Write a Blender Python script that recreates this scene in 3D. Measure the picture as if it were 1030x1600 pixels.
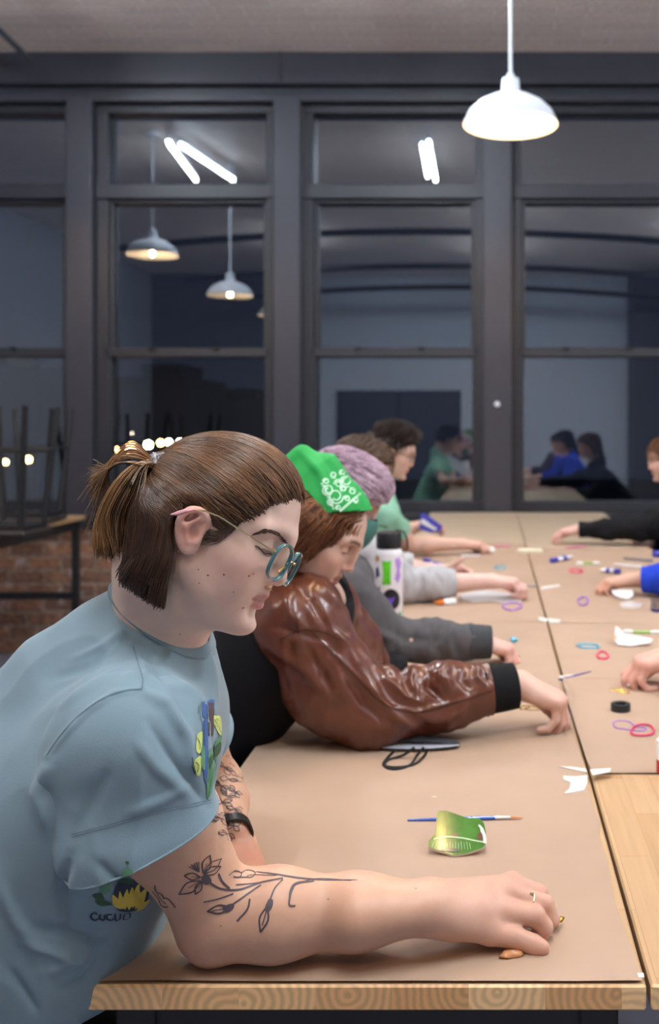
import bpy, math, random
import numpy as np
from mathutils import Vector, Matrix
from mathutils.bvhtree import BVHTree
from mathutils.geometry import delaunay_2d_cdt

for _o in list(bpy.data.objects):
    bpy.data.objects.remove(_o)
scene = bpy.context.scene
COL = scene.collection
rng = np.random.default_rng(7)
random.seed(7)

# ------------------------------------------------------------------ camera
F = 1500.0                 # focal length in pixels of the 1030x1600 frame
CX, CY = 771.0, 670.0      # principal point (cropped frame -> lens shift)
EYE = 1.691                # eye height
TZ = 1.07                  # height of the bar-height tables
WY = 7.2                   # distance of the window wall
cam_data = bpy.data.cameras.new('camera')
cam = bpy.data.objects.new('camera', cam_data)
COL.objects.link(cam)
cam.location = (0, 0, EYE)
cam.rotation_euler = (math.pi/2, 0, 0)
cam_data.sensor_fit = 'VERTICAL'
cam_data.sensor_height = 36.0
cam_data.sensor_width = 36.0*1030/1600
cam_data.lens = F/1600*36.0
cam_data.shift_x = (515-CX)/1600
cam_data.shift_y = -(800-CY)/1600
cam_data.clip_start = 0.02
cam_data.dof.use_dof = True
cam_data.dof.focus_distance = 1.13
cam_data.dof.aperture_fstop = 5.0
scene.camera = cam

# ------------------------------------------------------------------ world and light
world = bpy.data.worlds.new('night'); scene.world = world
world.use_nodes = True
world.node_tree.nodes['Background'].inputs[0].default_value = (0.010, 0.014, 0.026, 1)
world.node_tree.nodes['Background'].inputs[1].default_value = 1.0
scene.view_settings.view_transform = 'Standard'
scene.view_settings.look = 'None'
scene.view_settings.gamma = 1.0
scene.view_settings.use_curve_mapping = False
scene.view_settings.exposure = 0.0

def area_light(name, loc, size, size_y, power, color, rot=(0, 0, 0)):
    l = bpy.data.lights.new(name, 'AREA'); l.shape = 'RECTANGLE'
    l.size = size; l.size_y = size_y; l.energy = power; l.color = color
    o = bpy.data.objects.new(name, l); COL.objects.link(o)
    o.location = loc; o.rotation_euler = rot
    return o
# mirrored ceiling tubes, then unseen ones added as fill light; fixtures further down
COOL = (0.86, 0.93, 1.0)
TUBES = [((-3.02, 5.8), (-3.18, 4.45)), ((-2.93, 5.72), (-2.78, 4.45)),
         ((-0.60, 5.8), (-0.615, 4.45)), ((-0.67, 5.7), (-0.69, 4.6)),
         ((0.05, 3.6), (0.05, 2.1)), ((2.9, 2.6), (2.9, 1.1)),  # from here on: added fill tubes, kept out of view and reflections
         ((-2.75, 1.6), (-3.05, 0.1)), ((0.05, 1.0), (0.05, -0.5)), ((3.3, 5.6), (3.3, 4.5))]
TUBE_W = [8, 8, 10, 10, 20, 62, 42, 66, 20]
for (a, b), w in zip(TUBES, TUBE_W):
    ang = math.atan2(b[1]-a[1], b[0]-a[0])
    area_light('strip_light', ((a[0]+b[0])/2, (a[1]+b[1])/2, 4.335), math.hypot(b[0]-a[0], b[1]-a[1]), 0.03, w, COOL, (0, 0, ang))
WARM = (1.0, 0.60, 0.27)
PENDANTS = [(0.088, 4.9, 3.24), (0.09, 2.0, 3.24), (0.09, -0.5, 3.24), (-3.24, 5.6, 3.34), (-2.83, 4.4, 3.12), (-2.9, 1.9, 3.2), (2.9, 3.9, 3.2)]
PEND_W = 15

# ------------------------------------------------------------------ coordinates
def P(px, py, Y):
    return np.array([(px-CX)*Y/F, Y, EYE-(py-CY)*Y/F])
def TP(px, py, dz=0.0):
    Y = (EYE-TZ-dz)*F/(py-CY)
    return P(px, py, Y)

# ------------------------------------------------------------------ materials
def new_mat(name):
    m = bpy.data.materials.new(name); m.use_nodes = True
    nt = m.node_tree; b = nt.nodes['Principled BSDF']
    return m, nt, b
def N(nt, t, **kw):
    n = nt.nodes.new(t)
    for k, v in kw.items():
        if k.startswith('i_'):
            n.inputs[k[2:].replace('_', ' ')].default_value = v
        else:
            setattr(n, k, v)
    return n
def srgb(r, g, b):
    f = lambda c: (c/255/12.92) if c/255 <= 0.04045 else ((c/255+0.055)/1.055)**2.4
    return (f(r), f(g), f(b), 1)
def mat(name, col, rough=0.5, metal=0.0, var=0.12, vscale=18.0, bump=0.0, bscale=120.0, attr=None,
        coat=0.0, sss=0.0, spec=None, emit=None, estr=0.0, sheen=0.0, trans=0.0, bdist=0.002, aniso=0.0):
    m, nt, b = new_mat(name)
    L = nt.links.new
    tc = N(nt, 'ShaderNodeTexCoord')
    nz = N(nt, 'ShaderNodeTexNoise'); nz.inputs['Scale'].default_value = vscale; nz.inputs['Detail'].default_value = 4
    L(tc.outputs['Object'], nz.inputs['Vector'])
    mp = N(nt, 'ShaderNodeMapRange'); mp.inputs['From Min'].default_value = 0.3; mp.inputs['From Max'].default_value = 0.7
    mp.inputs['To Min'].default_value = 1-var; mp.inputs['To Max'].default_value = 1+var
    L(nz.outputs['Fac'], mp.inputs['Value'])
    mul = N(nt, 'ShaderNodeVectorMath', operation='MULTIPLY')
    if attr:
        at = N(nt, 'ShaderNodeAttribute', attribute_name=attr)
        L(at.outputs['Color'], mul.inputs[0])
    else:
        mul.inputs[0].default_value = col[:3]
    L(mp.outputs['Result'], mul.inputs[1])
    L(mul.outputs['Vector'], b.inputs['Base Color'])
    b.inputs['Roughness'].default_value = rough
    b.inputs['Metallic'].default_value = metal
    if coat: b.inputs['Coat Weight'].default_value = coat; b.inputs['Coat Roughness'].default_value = 0.12
    if sss:
        b.inputs['Subsurface Weight'].default_value = sss
        b.inputs['Subsurface Radius'].default_value = (1.0, 0.35, 0.2)
        b.inputs['Subsurface Scale'].default_value = 0.006
    if spec is not None: b.inputs['Specular IOR Level'].default_value = spec
    if sheen: b.inputs['Sheen Weight'].default_value = sheen
    if aniso: b.inputs['Anisotropic'].default_value = aniso
    if trans: b.inputs['Transmission Weight'].default_value = trans
    if emit:
        b.inputs['Emission Color'].default_value = emit; b.inputs['Emission Strength'].default_value = estr
    if bump:
        n2 = N(nt, 'ShaderNodeTexNoise'); n2.inputs['Scale'].default_value = bscale; n2.inputs['Detail'].default_value = 5
        L(tc.outputs['Object'], n2.inputs['Vector'])
        bp = N(nt, 'ShaderNodeBump'); bp.inputs['Strength'].default_value = bump; bp.inputs['Distance'].default_value = bdist
        L(n2.outputs['Fac'], bp.inputs['Height']); L(bp.outputs['Normal'], b.inputs['Normal'])
    return m

# ------------------------------------------------------------------ object helpers
def tag(o, label=None, cat=None, group=None, kind=None):
    if label: o['label'] = label
    if cat: o['category'] = cat
    if group: o['group'] = group
    if kind: o['kind'] = kind
    return o
def empty(name, loc=(0, 0, 0), label=None, cat=None, group=None):
    o = bpy.data.objects.new(name, None); COL.objects.link(o)
    o.location = loc; o.empty_display_size = 0.05
    return tag(o, label, cat, group)
def link_mesh(name, me, m=None, parent=None, smooth=True):
    o = bpy.data.objects.new(name, me); COL.objects.link(o)
    if m is not None:
        for mm in (m if isinstance(m, (list, tuple)) else [m]): me.materials.append(mm)
    if smooth: me.polygons.foreach_set('use_smooth', [True]*len(me.polygons))
    if parent is not None:
        o.parent = parent
        o.location = -Vector(parent.location) if parent.type == 'EMPTY' and not any(parent.rotation_euler) else (0, 0, 0)
    return o
def np_mesh(name, V, Fc, m=None, parent=None, smooth=True, col=None, mi=None):
    """V (n,3), Fc (m,4) or (m,3) or list of mixed"""
    me = bpy.data.meshes.new(name)
    V = np.asarray(V, dtype=np.float32)
    if isinstance(Fc, np.ndarray):
        k = Fc.shape[1]
        me.vertices.add(len(V)); me.vertices.foreach_set('co', V.ravel())
        me.loops.add(Fc.size); me.loops.foreach_set('vertex_index', Fc.astype(np.int32).ravel())
        me.polygons.add(len(Fc)); me.polygons.foreach_set('loop_start', np.arange(0, Fc.size, k, dtype=np.int32))
        me.update(calc_edges=True)
    else:
        me.from_pydata([tuple(map(float, v)) for v in V], [], [tuple(map(int, f)) for f in Fc])
    me.validate()
    if col is not None:
        a = me.color_attributes.new('col', 'FLOAT_COLOR', 'POINT')
        c4 = np.ones((len(V), 4), dtype=np.float32); c4[:, :3] = col
        a.data.foreach_set('color', c4.ravel())
    o = link_mesh(name, me, m, parent, smooth)
    if mi is not None: me.polygons.foreach_set('material_index', np.asarray(mi, dtype=np.int32))
    me.update()
    return o

class MB:
    """collects simple shapes that form ONE part"""
    def __init__(s): s.V = []; s.F = []; s.M = []; s.sm = []
    def add(s, V, Fc, mi=0):
        o = len(s.V); s.V += [tuple(map(float, v)) for v in V]
        s.F += [tuple(int(i)+o for i in f) for f in Fc]; s.M += [mi]*len(Fc)
        return s
    def box(s, c, d, R=None, mi=0, bev=0.0):
        c = np.array(c, float); d = np.array(d, float)/2
        if bev <= 0:
            pts = np.array([[x, y, z] for x in (-1, 1) for y in (-1, 1) for z in (-1, 1)])*d
            fc = [(0, 1, 3, 2), (4, 6, 7, 5), (0, 4, 5, 1), (2, 3, 7, 6), (0, 2, 6, 4), (1, 5, 7, 3)]
        else:
            bev = min(bev, d.min()*0.9)
            pts = []; idx = {}
            for sx in (-1, 1):
                for sy in (-1, 1):
                    for sz in (-1, 1):
                        for a in range(3):
                            q = np.array([sx, sy, sz])*(d-bev); q[a] += (sx, sy, sz)[a]*bev
                            idx[(sx, sy, sz, a)] = len(pts); pts.append(q)
            pts = np.array(pts); fc = []
            for a in range(3):
                b_, c_ = (a+1) % 3, (a+2) % 3
                for sg in (-1, 1):
                    loop = []
                    for (u, v) in ((-1, -1), (1, -1), (1, 1), (-1, 1)):
                        k = [0, 0, 0]; k[a] = sg; k[b_] = u; k[c_] = v
                        loop.append(idx[(k[0], k[1], k[2], a)])
                    fc.append(tuple(loop if sg > 0 else loop[::-1]))
                for u in (-1, 1):
                    for v in (-1, 1):
                        k0 = [0, 0, 0]; k1 = [0, 0, 0]
                        k0[a] = -1; k1[a] = 1; k0[b_] = k1[b_] = u; k0[c_] = k1[c_] = v
                        q = [idx[(*k0, b_)], idx[(*k1, b_)], idx[(*k1, c_)], idx[(*k0, c_)]]
                        fc.append(tuple(q if u*v > 0 else q[::-1]))
            for sx in (-1, 1):
                for sy in (-1, 1):
                    for sz in (-1, 1):
                        t = [idx[(sx, sy, sz, a)] for a in range(3)]
                        fc.append(tuple(t if sx*sy*sz > 0 else t[::-1]))
        if R is not None: pts = pts @ np.array(R).T
        return s.add(pts+c, fc, mi)
    def tube(s, pts, r, n=10, caps=True, mi=0, closed=False, flat=1.0):
        pts = np.array(pts, float); m = len(pts)
        rr = np.full(m, r) if np.isscalar(r) else np.array(r, float)
        if closed: tan = np.roll(pts, -1, 0)-np.roll(pts, 1, 0)
        else: tan = np.gradient(pts, axis=0)
        tan /= np.linalg.norm(tan, axis=1)[:, None]+1e-12
        up = np.array([0, 0, 1.0]) if abs(tan[0][2]) < 0.9 else np.array([1.0, 0, 0])
        V = []
        for i in range(m):
            u = np.cross(up, tan[i]); u /= np.linalg.norm(u)+1e-12
            v = np.cross(tan[i], u); up = v
            for k in range(n):
                a = 2*math.pi*k/n
                V.append(pts[i]+rr[i]*(math.cos(a)*u+math.sin(a)*v*flat))
        Fc = []
        for i in range(m if closed else m-1):
            j = (i+1) % m
            for k in range(n):
                Fc.append((i*n+k, i*n+(k+1) % n, j*n+(k+1) % n, j*n+k))
        if caps and not closed:
            Fc.append(tuple(range(n))[::-1]); Fc.append(tuple((m-1)*n+k for k in range(n)))
        return s.add(V, Fc, mi)
    def lathe(s, prof, c=(0, 0, 0), n=32, R=None, mi=0, caps=True):
        """prof list of (radius, z)"""
        V = []; m = len(prof)
        for (r, z) in prof:
            for k in range(n):
                a = 2*math.pi*k/n; V.append((r*math.cos(a), r*math.sin(a), z))
        V = np.array(V)
        Fc = [(i*n+k, i*n+(k+1) % n, (i+1)*n+(k+1) % n, (i+1)*n+k) for i in range(m-1) for k in range(n)]
        if caps and prof[0][0] > 1e-5: Fc.append(tuple(range(n))[::-1])
        if caps and prof[-1][0] > 1e-5: Fc.append(tuple((m-1)*n+k for k in range(n)))
        if R is not None: V = V @ np.array(R).T
        return s.add(V+np.array(c), Fc, mi)
    def build(s, name, m, parent=None, smooth=False, bevel=0):
        me = bpy.data.meshes.new(name); me.from_pydata(s.V, [], s.F)
        me.validate(); 
        me.polygons.foreach_set('material_index', s.M[:len(me.polygons)])
        o = link_mesh(name, me, m, parent, smooth)
        if smooth: me.set_sharp_from_angle(angle=math.radians(40))
        me.update()
        return o

# ------------------------------------------------------------------ implicit surfaces
def nrm(v): v = np.array(v, float); return v/(np.linalg.norm(v)+1e-12)
class S:
    def __init__(s): s.L = []
    def cap(s, a, b, ra, rb=None, k=0.01, op='u', flat=None):
        a = np.array(a, np.float32); b = np.array(b, np.float32); rb = ra if rb is None else rb
        c = (a+b)/2; R = np.linalg.norm(b-a)/2+max(ra, rb)
        s.L.append((op, 'c', (a, b, ra, rb), k, c, R)); return s
    def ell(s, c, r, Rm=None, k=0.01, op='u'):
        c = np.array(c, np.float32); r = np.array(r, np.float32)
        s.L.append((op, 'e', (c, r, None if Rm is None else np.array(Rm, np.float32)), k, c, float(r.max()))); return s
    def chain(s, pts, rs, k=0.01, op='u'):
        for i in range(len(pts)-1): s.cap(pts[i], pts[i+1], rs[i], rs[i+1], k, op)
        return s
    def ev(s, Q, cen, rad, band):
        d = np.full(len(Q), 1.0, np.float32)
        for op, kind, pr, k, c, R in s.L:
            gap = float(np.linalg.norm(c-cen))-R-rad
            if gap > band+k+0.02: continue
            if kind == 'c':
                a, b, ra, rb = pr; ab = b-a; L2 = float(ab@ab)+1e-12
                t = np.clip(((Q-a)@ab)/L2, 0, 1)
                e = Q-a-t[:, None]*ab
                v = np.sqrt(np.einsum('ij,ij->i', e, e))-(ra+t*(rb-ra))
            else:
                cc, r, Rm = pr; q = Q-cc
                if Rm is not None: q = q@Rm
                q1 = q/r; q2 = q1/r
                k0 = np.sqrt(np.einsum('ij,ij->i', q1, q1)); k1 = np.sqrt(np.einsum('ij,ij->i', q2, q2))+1e-9
                v = k0*(k0-1)/k1
            if op == 'u':
                h = np.clip(0.5+0.5*(v-d)/k, 0, 1); d = v*(1-h)+d*h-k*h*(1-h)
            else:
                v = -v
                h = np.clip(0.5-0.5*(v-d)/k, 0, 1); d = v*(1-h)+d*h+k*h*(1-h)
        return d
    def bounds(s):
        lo = np.min([c-R for o, _, _, _, c, R in s.L if o == 'u'], 0); hi = np.max([c+R for o, _, _, _, c, R in s.L if o == 'u'], 0)
        return lo, hi
    def mesh(s, h, lo=None, hi=None):
        l0, h0 = s.bounds()
        lo = l0-0.01 if lo is None else np.maximum(np.array(lo), l0-0.01)
        hi = h0+0.01 if hi is None else np.minimum(np.array(hi), h0+0.01)
        nb = 6; big = 4
        lo = np.floor(lo/h)*h
        G = np.ceil((hi-lo)/(h*nb*big)).astype(int)
        sub = np.stack(np.meshgrid(*[np.arange(big)]*3, indexing='ij'), -1).reshape(-1, 3)*nb
        pt = np.stack(np.meshgrid(*[np.arange(nb+1)]*3, indexing='ij'), -1).reshape(-1, 3)
        n1 = nb+1
        cen = np.array(np.meshgrid(*[np.arange(g) for g in G], indexing='ij')).reshape(3, -1).T
        Rb = h*nb*big*0.87
        idV = []; posV = []; quads = []
        STR = np.array([1 << 40, 1 << 20, 1], dtype=np.int64)
        for c in cen:
            c0 = c*nb*big
            cc = (lo+(c0+nb*big/2)*h).astype(np.float32)
            d = s.ev(cc[None], cc, 0.0, Rb*1.5)[0]
            if abs(d) > Rb*1.6+0.004: continue
            sc = (lo+(c0+sub+nb/2)*h).astype(np.float32)
            ds = s.ev(sc, cc, Rb, h*nb)
            act = np.abs(ds) < h*nb*0.87*1.7+0.002
            if not act.any(): continue
            base = c0+sub[act]
            gi = base[:, None, :]+pt[None]
            Q = (lo+gi.reshape(-1, 3)*h).astype(np.float32)
            v = s.ev(Q, cc, Rb, h*nb).reshape(-1, n1, n1, n1)
            ins = v < 0
            if ins.all() or not ins.any(): continue
            # cells
            B = len(base)
            acc = np.zeros((B, nb, nb, nb, 3)); cnt = np.zeros((B, nb, nb, nb))
            def corner(A, x, y, z): return A[:, x:x+nb, y:y+nb, z:z+nb]
            for ax in range(3):
                o = [ (ax+1) % 3, (ax+2) % 3 ]
                for u in (0, 1):
                    for w in (0, 1):
                        p0 = [0, 0, 0]; p0[o[0]] = u; p0[o[1]] = w
                        p1 = list(p0); p1[ax] = 1
                        a = corner(v, *p0); b = corner(v, *p1)
                        m = (a < 0) != (b < 0)
                        t = np.where(m, a/(np.where(m, a-b, 1)), 0)
                        for q in range(3):
                            acc[..., q] += np.where(m, (t if q == ax else p0[q]), 0)
                        cnt += m
            on = cnt > 0
            bi, ci, cj, ck = np.nonzero(on)
            loc = np.stack([ci, cj, ck], 1)
            gid = base[bi]+loc
            pos = lo+(gid+acc[on]/cnt[on][:, None])*h
            idV.append(gid@STR); posV.append(pos)
            for ax in range(3):
                o1, o2 = (ax+1) % 3, (ax+2) % 3
                e = [0, 0, 0]; e[ax] = 1
                a = ins[:, :nb, :nb, :nb]; b = ins[:, e[0]:e[0]+nb, e[1]:e[1]+nb, e[2]:e[2]+nb]
                m = a != b
                bi, ci, cj, ck = np.nonzero(m)
                g = base[bi]+np.stack([ci, cj, ck], 1)
                d1 = np.zeros(3, int); d1[o1] = -1; d2 = np.zeros(3, int); d2[o2] = -1
                q = np.stack([(g+d1+d2)@STR, (g+d2)@STR, g@STR, (g+d1)@STR], 1)
                fl = ~a[m]
                q[fl] = q[fl][:, ::-1]
                quads.append(q)
        ids = np.concatenate(idV); pos = np.concatenate(posV); q = np.concatenate(quads)
        ids, ix = np.unique(ids, return_index=True); pos = pos[ix]
        w = np.searchsorted(ids, q); w = np.clip(w, 0, len(ids)-1)
        ok = (ids[w] == q).all(1); w = w[ok]
        return pos, w
def vnormals(V, Fq):
    n = np.zeros_like(V)
    a = V[Fq[:, 0]]; b = V[Fq[:, 1]]; c = V[Fq[:, 2]]; d = V[Fq[:, 3]]
    fn = np.cross(c-a, d-b)
    for k in range(4): np.add.at(n, Fq[:, k], fn)
    return n/(np.linalg.norm(n, axis=1)[:, None]+1e-12)
def smooth_mesh(V, Fq, it=1, lam=0.5):
    for _ in range(it):
        acc = np.zeros_like(V); cnt = np.zeros(len(V))
        for a, b in ((0, 1), (1, 2), (2, 3), (3, 0)):
            np.add.at(acc, Fq[:, a], V[Fq[:, b]]); np.add.at(acc, Fq[:, b], V[Fq[:, a]])
            np.add.at(cnt, Fq[:, a], 1); np.add.at(cnt, Fq[:, b], 1)
        V = V+lam*(acc/np.maximum(cnt, 1)[:, None]-V)
    return V
def clip_mesh(V, Fq, g, h):
    """keep g<0; snap the cut edge onto g=0 (g roughly a distance)"""
    gv = g(V)
    keep = (gv[Fq] < 0).any(1)
    Fq = Fq[keep]
    used = np.unique(Fq); mp = -np.ones(len(V), int); mp[used] = np.arange(len(used))
    V = V[used].copy(); Fq = mp[Fq]; gv = gv[used]
    e = 1e-4
    for _ in range(2):
        gv = g(V); m = gv > 0
        if not m.any(): break
        Q = V[m]; G = np.stack([(g(Q+np.eye(3)[i]*e)-gv[m])/e for i in range(3)], 1)
        V[m] -= (gv[m]/(np.einsum('ij,ij->i', G, G)+1e-6))[:, None]*G
    return V, Fq
def boundary_loops(Fq):
    from collections import defaultdict
    cnt = {}
    for f in np.asarray(Fq).tolist():
        for i in range(len(f)):
            a, b = f[i], f[(i+1) % len(f)]
            if a == b: continue
            k = (min(a, b), max(a, b)); cnt[k] = cnt.get(k, 0)+1
    adj = defaultdict(list)
    for (a, b), c in cnt.items():
        if c == 1: adj[a].append(b); adj[b].append(a)
    seen = set(); loops = []
    for s0 in list(adj):
        if s0 in seen: continue
        lp = [s0]; seen.add(s0); cur = s0
        while True:
            nx = [n for n in adj[cur] if n not in seen]
            if not nx: break
            cur = nx[0]; seen.add(cur); lp.append(cur)
        if len(lp) > 12: loops.append(lp)
    return sorted(loops, key=len, reverse=True)
def resample_loop(P_, n=90, it=6):
    P_ = np.asarray(P_); q = np.vstack([P_, P_[:1]]); L_ = np.r_[0, np.cumsum(np.linalg.norm(np.diff(q, axis=0), axis=1))]
    t = np.linspace(0, L_[-1], n, endpoint=False); r = np.stack([np.interp(t, L_, q[:, i]) for i in range(3)], 1)
    for _ in range(it): r = r*.5+(np.roll(r, 1, 0)+np.roll(r, -1, 0))*.25
    return r
def hem(name, V, Fq, r, m, parent, near=None, n=90):
    for lp in boundary_loops(Fq):
        P_ = V[lp]
        if near is not None and np.linalg.norm(P_.mean(0)-near) > .10: continue
        MB().tube(resample_loop(P_, n), r, 6, closed=True).build(name, m, parent, smooth=True)
        return
def hashnoise(Q, sc, seed=0):
    """smooth value noise, vectorised"""
    q = np.asarray(Q)*sc+seed*17.13
    i = np.floor(q).astype(np.int64); f = q-i; f = f*f*(3-2*f)
    def H(a):
        n = (a[:, 0]*374761393+a[:, 1]*668265263+a[:, 2]*2147483647+seed*1013) & 0xffffffff
        n = ((n ^ (n >> 13))*1274126177) & 0xffffffff
        return ((n ^ (n >> 16)) & 0xffff)/65535.0
    r = 0
    for dx in (0, 1):
        for dy in (0, 1):
            for dz in (0, 1):
                w = (f[:, 0] if dx else 1-f[:, 0])*(f[:, 1] if dy else 1-f[:, 1])*(f[:, 2] if dz else 1-f[:, 2])
                r = r+w*H(i+np.array([dx, dy, dz]))
    return r*2-1
def polydist(U, poly):
    """distance of 2D or 3D points U to a polyline, and param along"""
    U = np.asarray(U, float); best = np.full(len(U), 1e9); tt = np.zeros(len(U)); poly = np.asarray(poly, float)
    n = len(poly)-1
    for i in range(n):
        a = poly[i]; ab = poly[i+1]-a
        t = np.clip(((U-a)@ab)/(ab@ab+1e-12), 0, 1)
        d = np.linalg.norm(U-a-t[:, None]*ab, axis=1)
        m = d < best; best[m] = d[m]; tt[m] = (i+t[m])/n
    return best, tt
def to_px(V):
    V = np.asarray(V); return np.stack([CX+V[:, 0]/V[:, 1]*F, CY-(V[:, 2]-EYE)/V[:, 1]*F], 1)
def folds(V, Fq, lines, Yr=None):
    """lines: (px polyline, width px, height m). Cloth folds laid out on the drawing of the side of the garment."""
    n = vnormals(V, Fq); U = to_px(V); D = np.zeros(len(V))
    for poly, w, hgt in lines:
        d, t = polydist(U, poly)
        D += hgt*np.exp(-(d/w)**2)*np.sin(np.clip(t, 0.02, 0.98)*math.pi)**0.5
    if Yr is not None: D = np.where((V[:, 1] > Yr[0]) & (V[:, 1] < Yr[1]), D, 0)
    return V+n*D[:, None]

# ------------------------------------------------------------------ surface drawings (tattoos, prints, seams)
CAMV = Vector((0, 0, EYE))
def bvh_of(V, Fq):
    return BVHTree.FromPolygons([tuple(v) for v in np.asarray(V).tolist()], [tuple(f) for f in np.asarray(Fq).tolist()])
def hit(bvh, px, py, off=0.0004):
    d = Vector(P(px, py, 1.0))-CAMV; d.normalize()
    r = bvh.ray_cast(CAMV, d)
    if r[0] is None: return None, None
    n = r[1]
    if n.dot(d) > 0: n = -n
    return np.array(r[0]+n*off), np.array(n)
def catmull(pts, n=8):
    pts = np.array(pts, float)
    if len(pts) < 3: return np.array([pts[0]+(pts[-1]-pts[0])*t for t in np.linspace(0, 1, n+1)])
    q = np.vstack([2*pts[0]-pts[1], pts, 2*pts[-1]-pts[-2]]); out = []
    for i in range(1, len(q)-2):
        for t in np.linspace(0, 1, n, endpoint=False):
            a, b, c, d = q[i-1:i+3]
            out.append(0.5*((2*b)+(c-a)*t+(2*a-5*b+4*c-d)*t*t+(3*b-a-3*c+d)*t**3))
    out.append(pts[-1]); return np.array(out)
def draw_lines(name, bvh, lines, m, parent, off=0.0004, smooth_n=8, maxjump=0.02, colour=None):
    """lines: (pts px, width m or (w0,w1))"""
    V = []; Fc = []
    for pts, w in lines:
        c = catmull(pts, smooth_n); prev = None; run = 0
        for i, (x, y) in enumerate(c):
            p, n = hit(bvh, x, y, off)
            if p is None: prev = None; continue
            t = c[min(i+1, len(c)-1)]-c[max(i-1, 0)]
            tw = np.array([t[0], 0, -t[1]]); side = np.cross(n, tw); side = side/(np.linalg.norm(side)+1e-9)
            f = i/(len(c)-1)
            ww = (w if np.isscalar(w) else w[0]+(w[1]-w[0])*f)/2
            if not np.isscalar(w) and len(w) == 3: ww = (w[0]+(w[2]-w[0])*f+4*(w[1]-(w[0]+w[2])/2)*f*(1-f))/2
            a = len(V); V += [p-side*ww, p+side*ww]
            if prev is not None and np.linalg.norm(p-prev) < maxjump: Fc.append((a-2, a-1, a+1, a))
            prev = p
    if not Fc: return None
    return np_mesh(name, np.array(V), Fc, m, parent)
def draw_fill(name, bvh, polys, m, parent, off=0.0005, step=4.0, smooth=True):
    V = []; Fc = []; MI = []
    for oi, it in enumerate(polys):
        poly = it[0] if isinstance(it, tuple) else it; mi = it[1] if isinstance(it, tuple) else 0
        c = catmull(list(poly)+[poly[0]], 4)[:-1] if smooth else np.array(poly, float)
        lo = c.min(0); hi = c.max(0)
        pts = [Vector(q) for q in c]
        for x in np.arange(lo[0]+step/2, hi[0], step):
            for y in np.arange(lo[1]+step/2, hi[1], step):
                cr = 0
                for i in range(len(c)):
                    a = c[i]; b = c[(i+1) % len(c)]
                    if (a[1] > y) != (b[1] > y) and x < (b[0]-a[0])*(y-a[1])/(b[1]-a[1])+a[0]: cr ^= 1
                if cr: pts.append(Vector((x, y)))
        n = len(c)
        vo, _, fo, *_r = delaunay_2d_cdt(pts, [], [list(range(n))], 1, 1e-5)
        base = len(V); hm = {}
        for i, q in enumerate(vo):
            p, _n = hit(bvh, q[0], q[1], off+oi*0.00008)
            if p is not None: hm[i] = len(V); V.append(p)
        for f in fo:
            if all(i in hm for i in f):
                q = [hm[i] for i in f]
                if max(np.linalg.norm(V[q[0]]-V[j]) for j in q) < 0.03: Fc.append(tuple(q)); MI.append(mi)
    if not Fc: return None
    return np_mesh(name, np.array(V), Fc, m, parent, mi=MI)

# ================================================================== materials of the place
M = {}
M['frame'] = mat('dark_window_paint', srgb(51, 51, 59), 0.42, var=0.06, bump=0.15, bscale=40)
M['frame_dark'] = mat('darker_window_paint', srgb(40, 41, 47), 0.45, var=0.06)
M['black'] = mat('black_powder_coat', srgb(24, 24, 27), 0.4, var=0.05)
M['white_wall'] = mat('white_wall_paint', srgb(205, 212, 220), 0.7, var=0.04, bump=0.1)
M['dark_wall'] = mat('charcoal_wall_paint', srgb(80, 80, 86), 0.7, var=0.1)
M['door'] = mat('dark_door_paint', srgb(52, 56, 66), 0.5, var=0.05)
M['floor'] = mat('grey_concrete_floor', srgb(128, 128, 142), 0.45, var=0.1, vscale=3)
M['lamp_white'] = mat('white_enamel', srgb(232, 236, 244), 0.3, var=0.02)
M['steel'] = mat('galvanised_steel', srgb(150, 150, 155), 0.4, metal=0.7, var=0.1)
def emis(name, col, s):
    m, nt, b = new_mat(name)
    b.inputs['Base Color'].default_value = col; b.inputs['Emission Color'].default_value = col; b.inputs['Emission Strength'].default_value = s
    return m
M['tube'] = emis('lit_tube', (0.82, 0.92, 1.0, 1), 130)
M['bulb'] = emis('lit_bulb', (1.0, 0.62, 0.28, 1), 26)
M['street_amber'] = emis('street_amber', (1.0, 0.50, 0.14, 1), 70)
M['street_white'] = emis('street_white', (1.0, 0.85, 0.62, 1), 70)
M['red_led'] = emis('red_led', (1.0, 0.05, 0.05, 1), 12)

def glass_mat():
    m, nt, b = new_mat('window_glass'); L = nt.links.new
    nt.nodes.remove(b); out = nt.nodes['Material Output']
    tr = N(nt, 'ShaderNodeBsdfTransparent'); gl = N(nt, 'ShaderNodeBsdfGlossy'); gl.inputs['Roughness'].default_value = 0.012
    gl.inputs['Color'].default_value = (0.86, 0.93, 1.0, 1)
    mx = N(nt, 'ShaderNodeMixShader'); mx.inputs[0].default_value = 0.145
    L(tr.outputs[0], mx.inputs[1]); L(gl.outputs[0], mx.inputs[2]); L(mx.outputs[0], out.inputs[0])
    return m
M['glass'] = glass_mat()

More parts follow.
